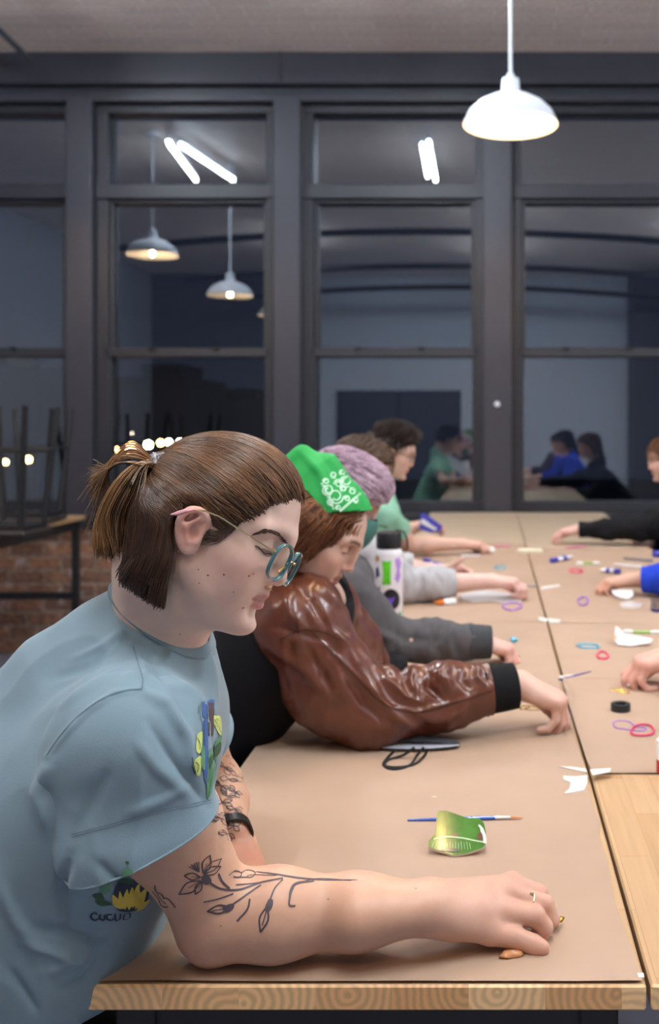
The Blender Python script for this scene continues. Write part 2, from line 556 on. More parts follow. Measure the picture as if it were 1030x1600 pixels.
def brick_mat(name, c1, c2, mortar, bw, rh, ms, rough=0.85, bump=0.6, rot=None, noise=0.35, patch=None, swap=False):
    m, nt, b = new_mat(name); L = nt.links.new
    tc = N(nt, 'ShaderNodeTexCoord'); sp = N(nt, 'ShaderNodeSeparateXYZ'); cb = N(nt, 'ShaderNodeCombineXYZ')
    L(tc.outputs['Object'], sp.inputs[0])
    L(sp.outputs['X'], cb.inputs[0]); L(sp.outputs['Y' if swap else 'Z'], cb.inputs[1])
    nz = N(nt, 'ShaderNodeTexNoise'); nz.inputs['Scale'].default_value = 9; nz.inputs['Detail'].default_value = 5
    L(tc.outputs['Object'], nz.inputs['Vector'])
    ad = N(nt, 'ShaderNodeMixRGB', blend_type='LINEAR_LIGHT'); ad.inputs[0].default_value = 0.012
    L(cb.outputs[0], ad.inputs[1]); L(nz.outputs['Color'], ad.inputs[2])
    br = N(nt, 'ShaderNodeTexBrick'); br.inputs['Scale'].default_value = 1
    br.inputs['Brick Width'].default_value = bw; br.inputs['Row Height'].default_value = rh; br.inputs['Mortar Size'].default_value = ms
    br.inputs['Mortar Smooth'].default_value = 0.3
    br.inputs['Color1'].default_value = c1; br.inputs['Color2'].default_value = c2; br.inputs['Mortar'].default_value = mortar
    L(ad.outputs[0], br.inputs['Vector'])
    n2 = N(nt, 'ShaderNodeTexNoise'); n2.inputs['Scale'].default_value = 4.5; n2.inputs['Detail'].default_value = 8; n2.inputs['Roughness'].default_value = 0.65
    L(tc.outputs['Object'], n2.inputs['Vector'])
    col = br.outputs['Color']
    if patch:
        rp = N(nt, 'ShaderNodeMapRange'); rp.inputs['From Min'].default_value = 0.56; rp.inputs['From Max'].default_value = 0.68
        L(n2.outputs['Fac'], rp.inputs['Value'])
        mx = N(nt, 'ShaderNodeMixRGB'); mx.inputs[2].default_value = patch
        L(rp.outputs[0], mx.inputs[0]); L(col, mx.inputs[1]); col = mx.outputs[0]
    n3 = N(nt, 'ShaderNodeTexNoise'); n3.inputs['Scale'].default_value = 26; n3.inputs['Detail'].default_value = 5
    L(tc.outputs['Object'], n3.inputs['Vector'])
    mp = N(nt, 'ShaderNodeMapRange'); mp.inputs['From Min'].default_value = 0.3; mp.inputs['From Max'].default_value = 0.7
    mp.inputs['To Min'].default_value = 1-noise; mp.inputs['To Max'].default_value = 1+noise
    L(n3.outputs['Fac'], mp.inputs['Value'])
    mu = N(nt, 'ShaderNodeVectorMath', operation='MULTIPLY'); L(col, mu.inputs[0]); L(mp.outputs[0], mu.inputs[1])
    L(mu.outputs[0], b.inputs['Base Color']); b.inputs['Roughness'].default_value = rough
    bp = N(nt, 'ShaderNodeBump'); bp.inputs['Strength'].default_value = bump; bp.inputs['Distance'].default_value = 0.01
    iv = N(nt, 'ShaderNodeMath', operation='SUBTRACT'); L(n3.outputs['Fac'], iv.inputs[0]); L(br.outputs['Fac'], iv.inputs[1])
    L(iv.outputs[0], bp.inputs['Height']); L(bp.outputs[0], b.inputs['Normal'])
    return m
M['brick'] = brick_mat('old_brick', srgb(150, 106, 80), srgb(104, 76, 62), srgb(136, 112, 98), 0.26, 0.105, 0.016, patch=srgb(196, 186, 186))
M['ceiling'] = brick_mat('painted_brick_ceiling', srgb(236, 218, 206), srgb(226, 208, 196), srgb(246, 236, 228), 0.42, 0.13, 0.006, rough=0.38, bump=1.0, noise=0.08, swap=True)

def wood_top():
    m, nt, b = new_mat('butcher_block'); L = nt.links.new
    tc = N(nt, 'ShaderNodeTexCoord'); sp = N(nt, 'ShaderNodeSeparateXYZ'); cb = N(nt, 'ShaderNodeCombineXYZ')
    L(tc.outputs['Object'], sp.inputs[0]); L(sp.outputs['Y'], cb.inputs[0]); L(sp.outputs['X'], cb.inputs[1])
    br = N(nt, 'ShaderNodeTexBrick'); br.inputs['Scale'].default_value = 1
    br.inputs['Brick Width'].default_value = 0.31; br.inputs['Row Height'].default_value = 0.046; br.inputs['Mortar Size'].default_value = 0.0004
    br.inputs['Color1'].default_value = srgb(194, 160, 122); br.inputs['Color2'].default_value = srgb(172, 134, 94); br.inputs['Mortar'].default_value = srgb(160, 118, 78)
    L(cb.outputs[0], br.inputs['Vector'])
    mpg = N(nt, 'ShaderNodeMapping'); mpg.inputs['Scale'].default_value = (90, 5, 30)
    L(tc.outputs['Object'], mpg.inputs[0])
    nz = N(nt, 'ShaderNodeTexNoise'); nz.inputs['Scale'].default_value = 1; nz.inputs['Detail'].default_value = 5; L(mpg.outputs[0], nz.inputs['Vector'])
    mp = N(nt, 'ShaderNodeMapRange'); mp.inputs['To Min'].default_value = 0.8; mp.inputs['To Max'].default_value = 1.18
    L(nz.outputs['Fac'], mp.inputs['Value'])
    mu = N(nt, 'ShaderNodeVectorMath', operation='MULTIPLY'); L(br.outputs['Color'], mu.inputs[0]); L(mp.outputs[0], mu.inputs[1])
    L(mu.outputs[0], b.inputs['Base Color']); b.inputs['Roughness'].default_value = 0.42
    return m
def wood_end():
    m, nt, b = new_mat('end_grain'); L = nt.links.new
    def MA(op, a, c=None):
        n = N(nt, 'ShaderNodeMath', operation=op)
        for i, v in enumerate((a, c)):
            if v is None: continue
            if isinstance(v, (int, float)): n.inputs[i].default_value = v
            else: L(v, n.inputs[i])
        return n.outputs[0]
    tc = N(nt, 'ShaderNodeTexCoord'); sp = N(nt, 'ShaderNodeSeparateXYZ'); L(tc.outputs['Object'], sp.inputs[0])
    W = 0.0855
    q = MA('DIVIDE', MA('ADD', sp.outputs['X'], 10.031), W); cell = MA('FLOOR', q); fx = MA('MULTIPLY', MA('SUBTRACT', q, cell), W)
    wn = N(nt, 'ShaderNodeTexWhiteNoise', noise_dimensions='1D'); L(cell, wn.inputs['W'])
    sc = N(nt, 'ShaderNodeSeparateColor'); L(wn.outputs['Color'], sc.inputs[0])
    cx_ = MA('MULTIPLY', MA('ADD', MA('MULTIPLY', sc.outputs[0], 1.2), -0.1), W)
    cz_ = MA('ADD', MA('MULTIPLY', sc.outputs[1], 0.06), TZ-0.045)
    dx = MA('SUBTRACT', fx, cx_); dz = MA('SUBTRACT', sp.outputs['Z'], cz_)
    r = MA('SQRT', MA('ADD', MA('MULTIPLY', dx, dx), MA('MULTIPLY', dz, dz)))
    nz = N(nt, 'ShaderNodeTexNoise'); nz.inputs['Scale'].default_value = 14; nz.inputs['Detail'].default_value = 4; L(tc.outputs['Object'], nz.inputs['Vector'])
    r2 = MA('ADD', r, MA('MULTIPLY', nz.outputs['Fac'], 0.03))
    sn = MA('SINE', MA('MULTIPLY', r2, 620.0))
    ramp = N(nt, 'ShaderNodeMapRange'); ramp.inputs['From Min'].default_value = -1; ramp.inputs['From Max'].default_value = 1
    ramp.inputs['To Min'].default_value = 0.80; ramp.inputs['To Max'].default_value = 1.08; L(sn, ramp.inputs['Value'])
    cm = N(nt, 'ShaderNodeMixRGB'); cm.inputs[1].default_value = srgb(255, 212, 156); cm.inputs[2].default_value = srgb(206, 146, 88)
    L(sc.outputs[2], cm.inputs[0])
    mu = N(nt, 'ShaderNodeVectorMath', operation='MULTIPLY'); L(cm.outputs[0], mu.inputs[0]); L(ramp.outputs[0], mu.inputs[1])
    L(mu.outputs[0], b.inputs['Base Color']); b.inputs['Roughness'].default_value = 0.4
    return m
M['wood'] = wood_top(); M['wood_end'] = wood_end()
M['kraft'] = mat('kraft_paper', srgb(170, 142, 120), 0.62, var=0.045, vscale=7, bump=0.12, bscale=14)
M['kraft_pale'] = mat('pale_kraft_paper', srgb(186, 164, 138), 0.42, var=0.06, vscale=9, bump=0.4, bscale=22)
M['tape'] = mat('white_tape', srgb(214, 210, 204), 0.5, var=0.04, bump=0.3, bscale=60)

# ================================================================== the room
def wx(px, Y=WY): return (px-CX)*Y/F
def wz(py, Y=WY): return EYE-(py-CY)*Y/F
XL, XR, YB, ZC = -6.2, 3.6, -3.1, 4.50
def struct(name, mb, m, parent=None, **k):
    o = mb.build(name, m, parent, **k)
    if parent is None: o['kind'] = 'structure'
    return o
struct('floor', MB().box(((XL+XR)/2, (YB+WY)/2, -0.05), (XR-XL+0.4, WY-YB+0.6, 0.1)), M['floor'])
struct('ceiling', MB().box(((XL+XR)/2, (YB+WY)/2, ZC+0.05), (XR-XL+0.4, WY-YB+0.6, 0.1)), M['ceiling'])
struct('wall_left', MB().box((XL-0.05, (YB+WY)/2, ZC/2), (0.1, WY-YB+0.4, ZC)), mat('grey_wall_paint', srgb(146, 148, 156), 0.7, var=0.04, bump=0.1))
struct('wall_right', MB().box((XR+0.05, (YB+WY)/2, ZC/2), (0.1, WY-YB+0.4, ZC)), M['white_wall'])
mb = MB().box(((XR-3.3)/2, YB-0.05, ZC/2), (XR+3.3, 0.1, ZC))
struct('wall_rear', mb, M['white_wall'])
struct('wall_partition', MB().box(((XL-3.3)/2, YB+0.2, ZC/2), (3.3+XL*-1-6.6+6.6-0.4, 0.5, ZC)) if False else MB().box(((XL-3.3)/2, YB+0.15, ZC/2), (abs(XL+3.3), 0.5, ZC)), M['dark_wall'])
# knee wall and window wall
ZS = wz(806)
struct('wall_back', MB().box(((XL+XR)/2, WY+0.17, ZS/2-0.04), (XR-XL, 0.3, ZS-0.08)), M['brick'])
struct('trim_1', MB().box(((XL+XR)/2, WY+0.12, ZS-0.03), (XR-XL, 0.36, 0.1), bev=0.008), M['frame_dark'])
struct('trim_2', MB().box(((XL+XR)/2, WY+0.10, (ZC+wz(134))/2), (XR-XL, 0.30, ZC-wz(134)), bev=0.006)
       .box(((XL+XR)/2, WY+0.16, wz(142)), (XR-XL, 0.24, 0.10))
       .box(((XL+XR)/2, WY+0.12, wz(153)), (XR-XL, 0.28, 0.06), bev=0.006)
       .box((wx(440), WY-0.055, (ZC+wz(134))/2), (0.012, 0.012, ZC-wz(134))), M['frame'])
PIT = 325.5
cols = [(-162-PIT*1, 87-PIT*1), (-155, 95), (163, 413), (487, 742), (815, 1070), (1140, 1395)]
pill = [(-545, -505), (-219, -180), (105, 145), (428, 470), (755, 800), (1082, 1126), (1408, 1450)]
for i, (a, b) in enumerate(pill):
    zt = wz(150)
    mbp = MB().box((wx((a+b)/2), WY+0.10, (zt+ZS)/2), (wx(b)-wx(a), 0.26, zt-ZS), bev=0.006)
    struct('trim_%d' % (i+3), mbp, M['frame'])
for i, (a, b) in enumerate(cols):
    if wx(a) < XL: a = 771+XL/0.0048+8
    x0, x1 = wx(a), wx(b)
    o0, o1 = wx(a-18), wx(b+14)
    w = bpy.data.objects.new('window_%d' % (i+1), None)
    mbw = MB()
    fy = WY+0.13; fd = 0.12
    zt, zb = wz(160), ZS+0.02
    def bar(xa, xb, za, zb_, y=fy, d=fd): mbw.box(((xa+xb)/2, y, (za+zb_)/2), (xb-xa, d, abs(zb_-za)), bev=0.004)
    bar(o0, x0, zb, zt); bar(x1, o1, zb, zt)
    bar(o0, o1, wz(172), zt, fy-0.006)             # head
    bar(o0, o1, wz(307), wz(285), fy-0.02)         # transom bar
    bar(x0, x1, wz(313), wz(307), fy+0.02)
    bar(x0, x0+0.03, wz(550), wz(307), fy+0.01, 0.08); bar(x1-0.03, x1, wz(550), wz(307), fy+0.01, 0.08)
    bar(x0-0.02, x1+0.02, wz(556), wz(542), fy+0.0)  # meeting rail
    bar(x0-0.01, x0+0.02, zb, wz(550), fy+0.004, 0.1); bar(x1-0.02, x1+0.01, zb, wz(550), fy+0.004, 0.1)
    bar(o0, o1, zb, wz(785), fy-0.006)             # bottom rail
    wo = struct('window_%d' % (i+1), mbw, M['frame_dark'])
    for (za, zb2) in ((285, 172), (542, 310), (786, 555)):
        g = MB().box(((x0+x1)/2, fy+0.03, (wz(za)+wz(zb2))/2), (x1-x0+0.02, 0.006, wz(zb2)-wz(za)+0.02))
        g.build('window_pane', M['glass'], wo)
    if 0 < i < 5:
        for px in (a+70, a+170):
            MB().box((wx(px), fy-0.065, wz(543)), (0.05, 0.03, 0.02), bev=0.004).build('sash_lock', M['black'], wo)
kn = MB().lathe([(0, 0), (.018, 0), (.022, .012), (.012, .026), (0, .03)], (wx(777), WY-.03, wz(632)), 16, R=[[1, 0, 0], [0, 0, -1], [0, 1, 0]]).build('wall_knob', M['lamp_white'], None, smooth=True)
tag(kn, 'small white knob on the dark window post beside the third window', 'knob')
# doors at the rear of the room (seen mirrored in the glass)
d = struct('door_1', MB().box((-1.75, YB+0.03, 1.2), (2.3, 0.06, 2.4)), M['door'])
for sx in (-1, 1):
    MB().box((-1.75+sx*0.54, YB+0.08, 1.17), (1.04, 0.05, 2.28), bev=0.006).build('door_leaf', M['door'], d)
    MB().tube([(-1.75+sx*0.12, YB+0.13, 1.0), (-1.75+sx*0.12, YB+0.13, 1.3)], 0.015).build('door_handle', M['steel'], d)
struct('trim_10', MB().box((2.95, YB+0.35, ZC/2), (0.9, 0.7, ZC)).box((3.3, YB+1.6, ZC/2), (0.6, 0.5, ZC)), M['dark_wall'])
lo_ = MB().box((-0.15, YB+0.03, 2.35), (0.06, 0.04, 0.06)).build('alarm_light', M['red_led'])
tag(lo_, 'small red indicator light mirrored low in the third window', 'light')
# beams, duct and conduits below the ceiling
for i, (y0, z0) in enumerate(((3.0, 4.1), (0.4, 4.12), (-1.6, 4.1))):
    pts = [(x, y0, z0-0.22*(abs(x+0.8)/3.0)**2*0.6) for x in np.linspace(-4.6, 3.4, 20)]
    o = MB().tube(pts, 0.045, 8).build('ceiling_conduit', M['black'], smooth=True)
    tag(o, ['highest mirrored dark arch', 'middle mirrored dark arch', 'lowest mirrored dark arch'][i]+' of the conduits under the ceiling', 'conduit', 'arched ceiling conduits')
o = MB().tube([P(-80, 20, 6.3), P(0, 48, 6.5), P(46, 93, 6.75)], 0.022, 8).build('ceiling_pipe', M['frame_dark'], smooth=True)
tag(o, 'thin dark pipe crossing the ceiling at the top left corner', 'pipe')

# ------------------------------------------------------------------ strip lights and pendants
for i, (a, b) in enumerate(TUBES):
    a = np.array([*a, 4.36]); b = np.array([*b, 4.36]); c = (a+b)/2
    e = empty('strip_light_fixture', tuple(c))  # serves the mirrored tubes and the added fill tubes alike
    tag(e, ['left bar of the bright V mirrored in the second top pane', 'right, slanting bar of the bright V mirrored in the second top pane', 'right one of the two close bright bars mirrored in the third top pane', 'left one of the two close bright bars mirrored in the third top pane',
            'added unseen fill tube over the middle of the long table', 'added unseen fill tube over the right aisle beside the camera', 'added unseen fill tube over the left aisle behind the camera', 'added unseen fill tube right above the camera', 'added unseen fill tube at the right wall near the windows'][i], 'light', 'ceiling tube lights')
    ang = math.atan2(b[1]-a[1], b[0]-a[0]); R = np.array(Matrix.Rotation(ang, 3, 'Z'))
    MB().box(c+np.array([0, 0, 0.045]), (np.linalg.norm(b-a)+0.06, 0.045, 0.045), R=R, bev=0.01).tube([c+np.array([0, 0, 0.06]), (c[0], c[1], ZC)], 0.006, 8).build('housing', M['lamp_white'], e)
    MB().tube([a, b], 0.017, 10).build('tube', M['tube'], e, smooth=True)
def pendant(x, y, z, first, label, group=None, dia=0.48):
    e = empty('pendant_lamp', (x, y, z), label, 'lamp', group)
    R = dia/2; s = R/0.24
    prof_o = [(0.242, 0.0), (0.24, 0.012), (0.215, 0.065), (0.17, 0.108), (0.11, 0.14), (0.055, 0.158), (0.05, 0.165)]
    prof_i = [(0.045, 0.158), (0.105, 0.134), (0.165, 0.102), (0.21, 0.06), (0.236, 0.004), (0.242, 0.0)]
    MB().lathe([(r*s, h*s) for r, h in prof_o], (x, y, z), 48, caps=False).lathe([(r*s, h*s) for r, h in prof_i], (x, y, z), 48, caps=False).build('lamp_shade', M['lamp_white'], e, smooth=True)
    MB().lathe([(0.058*s, 0.155*s), (0.05*s, 0.165*s), (0.043*s, 0.235*s), (0.02*s, 0.243*s), (0.018, 0.262*s), (0.0, 0.262*s)], (x, y, z), 32).build('socket_cup', M['lamp_white'], e, smooth=True)
    MB().tube([(x, y, z+0.25*s), (x, y, ZC-0.02)], 0.009, 12).lathe([(0.0, ZC-0.03), (0.06, ZC-0.025), (0.06, ZC)], (x, y, 0), 24).build('stem', M['lamp_white'], e, smooth=True)
    b = MB(); pr = [(0.0, -0.035)]+[(0.035*math.sin(t), -0.035*math.cos(t)) for t in np.linspace(0.3, 2.6, 10)]+[(0.014, 0.06)]
    b.lathe(pr, (x, y, z+0.075), 20).build('bulb', M['bulb'], e, smooth=True)
    l = bpy.data.lights.new('bulb_light', 'POINT'); l.energy = PEND_W; l.color = WARM; l.shadow_soft_size = 0.02
    lo = bpy.data.objects.new('bulb_light', l); COL.objects.link(lo); lo.location = (x, y, z+0.012)
    return e
PL = ['white enamel dome pendant lamp hanging lit from the ceiling, upper right']+['white dome pendant lamp above the near end of the long table', 'white dome pendant lamp just behind the camera over the room\'s middle']+['white dome pendant lamp mirrored largest in the second window pane', 'white dome pendant lamp mirrored smaller and lower in the second window pane', 'white dome pendant lamp over the rear left of the room', 'white dome pendant lamp over the right aisle of the room']
for i, (x, y, z) in enumerate(PENDANTS):
    pendant(x, y, z, i == 0, PL[i], 'white dome pendant lamps')

# ------------------------------------------------------------------ outside at night
struct('ground', MB().box((0, 60, -4.1), (160, 100, 0.2)), mat('dark_asphalt', srgb(40, 40, 46), 0.8))
M['far'] = mat('dark_facade', srgb(58, 52, 52), 0.8); M['far2'] = mat('dusky_facade', srgb(74, 70, 84), 0.8)
for (pa, pb, pt, Y, m, lb) in ((-200, 60, 570, 70, 'far2', 'dusky building across the street behind the left window'), (180, 300, 590, 62, 'far', 'dark building with a stepped roof beyond the second window'),
                           (302, 420, 625, 78, 'far2', 'low dark building right of the stepped one beyond the glass')):
    e = empty('distant_building', tuple(P((pa+pb)/2, 700, Y)), lb, 'building')
    zt = EYE-(pt-CY)*Y/F; x0 = (pa-CX)*Y/F; x1 = (pb-CX)*Y/F
    MB().box(((x0+x1)/2, Y+4, (zt-4)/2), (x1-x0, 8, zt+4)).build('wall', M[m], e)
    MB().box(((x0+x1)/2, Y+4, zt+0.2), ((x1-x0)*0.5, 5, 1.6)).build('roof', M['far'], e)
for (px, py, Y, w, r) in ((178, 703, 40, 0, .16), (206, 700, 38, 0, .2), (232, 695, 42, 1, .16), (251, 692, 44, 0, .13), (264, 691, 46, 1, .13), (281, 690, 48, 1, .12), (44, 718, 40, 0, .13), (8, 722, 36, 0, .1), (80, 719, 42, 0, .1), (207, 677, 50, 1, .06)):
    c = P(px, py, Y)
    e = empty('street_lamp', tuple(c))
    side = 'left' if px < 100 else 'second'
    SLN = {178: 'leftmost amber', 206: 'brightest amber', 232: 'larger whitish', 251: 'middle amber', 264: 'second whitish', 281: 'small amber one nearest the hair, a', 44: 'brightest', 8: 'dim orange leftmost', 80: 'dim orange rightmost', 207: 'tiny faint high'}
    tag(e, '%s street lamp glowing beyond the %s window' % (SLN[px], side), 'street lamp', 'street lamps beyond the %s window' % side)
    MB().tube([(c[0], c[1], -4), (c[0], c[1], c[2]+0.1)], 0.06, 8).build('pole', M['black'], e)
    MB().lathe([(0, -r), (r*.7, -r*.7), (r, 0), (r*.7, r*.7), (0, r)], c, 12).build('lamp_head', M['street_white' if w else 'street_amber'], e, smooth=True)

# ------------------------------------------------------------------ tables
def table(x0, x1, y0, y1, label, name='bar_table', group=None, th=0.029):
    e = empty(name, ((x0+x1)/2, (y0+y1)/2, 0), label, 'table', group)
    t = MB().box(((x0+x1)/2, (y0+y1)/2, TZ-th/2), (x1-x0, y1-y0, th), bev=0.0025)
    o = t.build('tabletop', [M['wood'], M['wood_end']], e)
    for p in o.data.polygons:
        if abs(p.normal.y) > 0.5: p.material_index = 1
    i = 0.05
    fr = MB(); zt = TZ-th
    for x in (x0+i, x1-i): fr.box((x, (y0+y1)/2, zt-0.035), (0.03, y1-y0-2*i, 0.07))
    for y in (y0+i, y1-i): fr.box(((x0+x1)/2, y, zt-0.035), (x1-x0-2*i+0.03, 0.03, 0.07))
    fr.build('apron', M['black'], e)
    for x in (x0+i, x1-i):
        for y in (y0+i, y1-i):
            MB().box((x, y, (zt-0.0)/2), (0.045, 0.045, zt), bev=0.003).build('leg', M['black'], e)
    for y in (y0+i, y1-i): MB().box(((x0+x1)/2, y, 0.50), (x1-x0-2*i, 0.035, 0.05)).build('stretcher', M['black'], e)
    return e
TX0, TX1 = -0.461, 0.171
RX0, RX1 = 0.176, 0.81
table(TX0, TX1, 1.071, 3.06, 'butcher block bar table under brown paper, nearest on the left, woman leans on it')
table(TX0, TX1, 3.065, 5.13, 'middle left paper-covered table where people in sweatshirts reach')
table(TX0, TX1, 5.135, 7.13, 'far left paper-covered table touching the window wall')
table(RX0, RX1, 1.071, 3.06, 'pale butcher block bar table with its bare wood showing at bottom right')
table(RX0, RX1, 3.065, 5.13, 'middle right paper-covered table beside the blue sleeve')
table(RX0, RX1, 5.135, 7.13, 'far right paper-covered table under the black sleeve, by the window')
table(-3.62, -2.93, 4.9, 6.9, 'wooden bar table with black steel frame holding upturned stools by the left window', 'side_table')

# ------------------------------------------------------------------ kraft paper sheets
def sheet(x0, x1, y0, y1, m, label, edge=None, curl=None, nx=60, ny=90, lift=0.0015, seed=0):
    xs = np.linspace(0, 1, nx); ys = np.linspace(0, 1, ny)
    U, W = np.meshgrid(xs, ys, indexing='ij'); U = U.ravel(); W = W.ravel()
    Y = y0+(y1-y0)*W
    a = np.full_like(Y, x0); b = np.full_like(Y, x1)
    if edge:
        a = a+np.interp(Y, edge[0][0], edge[0][1]) if edge[0] else a
        b = b+np.interp(Y, edge[1][0], edge[1][1]) if edge[1] else b
    X = a+(b-a)*U
    V = np.stack([X, Y, np.zeros_like(X)], 1)
    z = TZ+lift+0.0012*(hashnoise(V, 6, seed)+1)*0.5+0.0008*(hashnoise(V, 17, seed+3)+1)*0.5
    e = np.minimum(np.minimum(U, 1-U)*(x1-x0), np.minimum(W, 1-W)*(y1-y0))
    z += 0.002*np.exp(-e/0.008)*(hashnoise(V, 9, seed+9)+1)*0.5
    if curl: z += curl(X, Y)
    V[:, 2] = z
    idx = np.arange(nx*ny).reshape(nx, ny)
    Q = np.stack([idx[:-1, :-1], idx[1:, :-1], idx[1:, 1:], idx[:-1, 1:]], -1).reshape(-1, 4)
    o = np_mesh('kraft_paper_sheet', V, Q, m)
    return tag(o, label, 'paper')
sheet(TX0, TX1-0.008, 1.074, 2.52, M['kraft'], 'largest brown paper sheet, under the tattooed arm and the green shard',
      edge=(None, ([1.07, 1.12, 1.25, 1.38, 1.45, 1.5, 1.62, 1.8, 2.0, 2.5], [0.004, 0.002, -0.004, 0.0, -0.004, 0.004, -0.001, 0.003, 0.004, 0.002])), nx=90, ny=150, seed=1)
sheet(TX0, TX1-0.004, 2.515, 3.085, M['kraft'], 'brown paper sheet under the grey hoodie sleeve, behind the leather jacket', seed=2)
sheet(TX0, TX1-0.004, 3.08, 4.02, M['kraft'], 'brown paper sheet under the white shard and the light grey sweatshirt sleeve', seed=3)
sheet(TX0, TX1-0.002, 4.01, 5.17, M['kraft'], 'brown paper sheet below the arm of the man in the green t-shirt', seed=4)
sheet(TX0, TX1, 5.16, 7.10, M['kraft_pale'], 'pale glossy paper on the far left table end by the window', seed=5)
cr = lambda X, Y: 0.02*np.exp(-np.maximum(X-(RX0-0.012), 0)/0.016)*np.exp(-((Y-2.12)/0.26)**2)
sheet(RX0-0.002, RX1, 1.725, 2.385, M['kraft'], 'brown paper sheet with a curled left edge under the black tape roll', curl=cr,
      edge=(([1.72, 1.78, 1.9, 2.1, 2.3, 2.39], [0.006, 0.0, -0.004, -0.010, -0.008, 0.0]), None), seed=6)
sheet(RX0, RX1, 2.378, 3.055, M['kraft'], 'brown paper sheet under the pink ring and light blue glitter piece', seed=7)
sheet(RX0, RX1, 3.05, 4.49, M['kraft'], 'brown paper sheet under the hand in the blue sleeve', seed=8)
sheet(RX0, RX1, 4.48, 4.99, M['kraft'], 'narrow brown paper sheet between the blue sleeve and the black sleeve', seed=10)
sheet(RX0, RX1, 4.98, 7.10, M['kraft_pale'], 'pale glossy paper on the far right table end by the window', seed=11)

# ------------------------------------------------------------------ upturned stools on the side table
def bar_stool(label, group=None):
    e = empty('bar_stool', (0, 0, 0), label, 'stool', group)
    MB().box((0, 0, 0.735), (0.33, 0.33, 0.035), bev=0.01).build('seat', M['stool_seat'], e)
    fr = MB()
    fr.box((0, 0, 0.705), (0.28, 0.28, 0.03)); fr.build('seat_frame', M['black'], e)
    for sx in (-1, 1):
        for sy in (-1, 1):
            q = [np.array((sx*0.125, sy*0.125, 0.71)), np.array((sx*0.185, sy*0.185, 0.0))]
            MB().tube(q, [0.021, 0.017], 8).build('leg', M['black'], e, smooth=True)
    ft = MB(); r = 0.163; z = 0.26
    c = [(-r, -r, z), (r, -r, z), (r, r, z), (-r, r, z)]
    for i in range(4): ft.tube([c[i], c[(i+1) % 4]], 0.011, 8)
    ft.build('footrest', M['black'], e, smooth=True)
    return e
M['stool_seat'] = mat('dark_stool_seat', srgb(40, 34, 32), 0.5)
def place_stool(x, y, z, rz, up, label, group=None):
    s = bar_stool(label, group); s.location = (x, y, z); s.rotation_euler = (math.pi if up else 0, 0, rz); return s
SG = 'upturned stools on the side table'
UL = ['upturned black bar stool mostly beyond the left edge of the photo', 'upturned black bar stool nearest the viewer on the side table', 'upturned black bar stool nearest the window post on the side table']
for ui, (px, Y, a) in enumerate(((-75, 6.3, 0.15), (18, 5.62, -0.05), (52, 6.42, 0.1))):
    place_stool(wx(px, Y), Y, TZ+0.7535, a, True, UL[ui], SG)

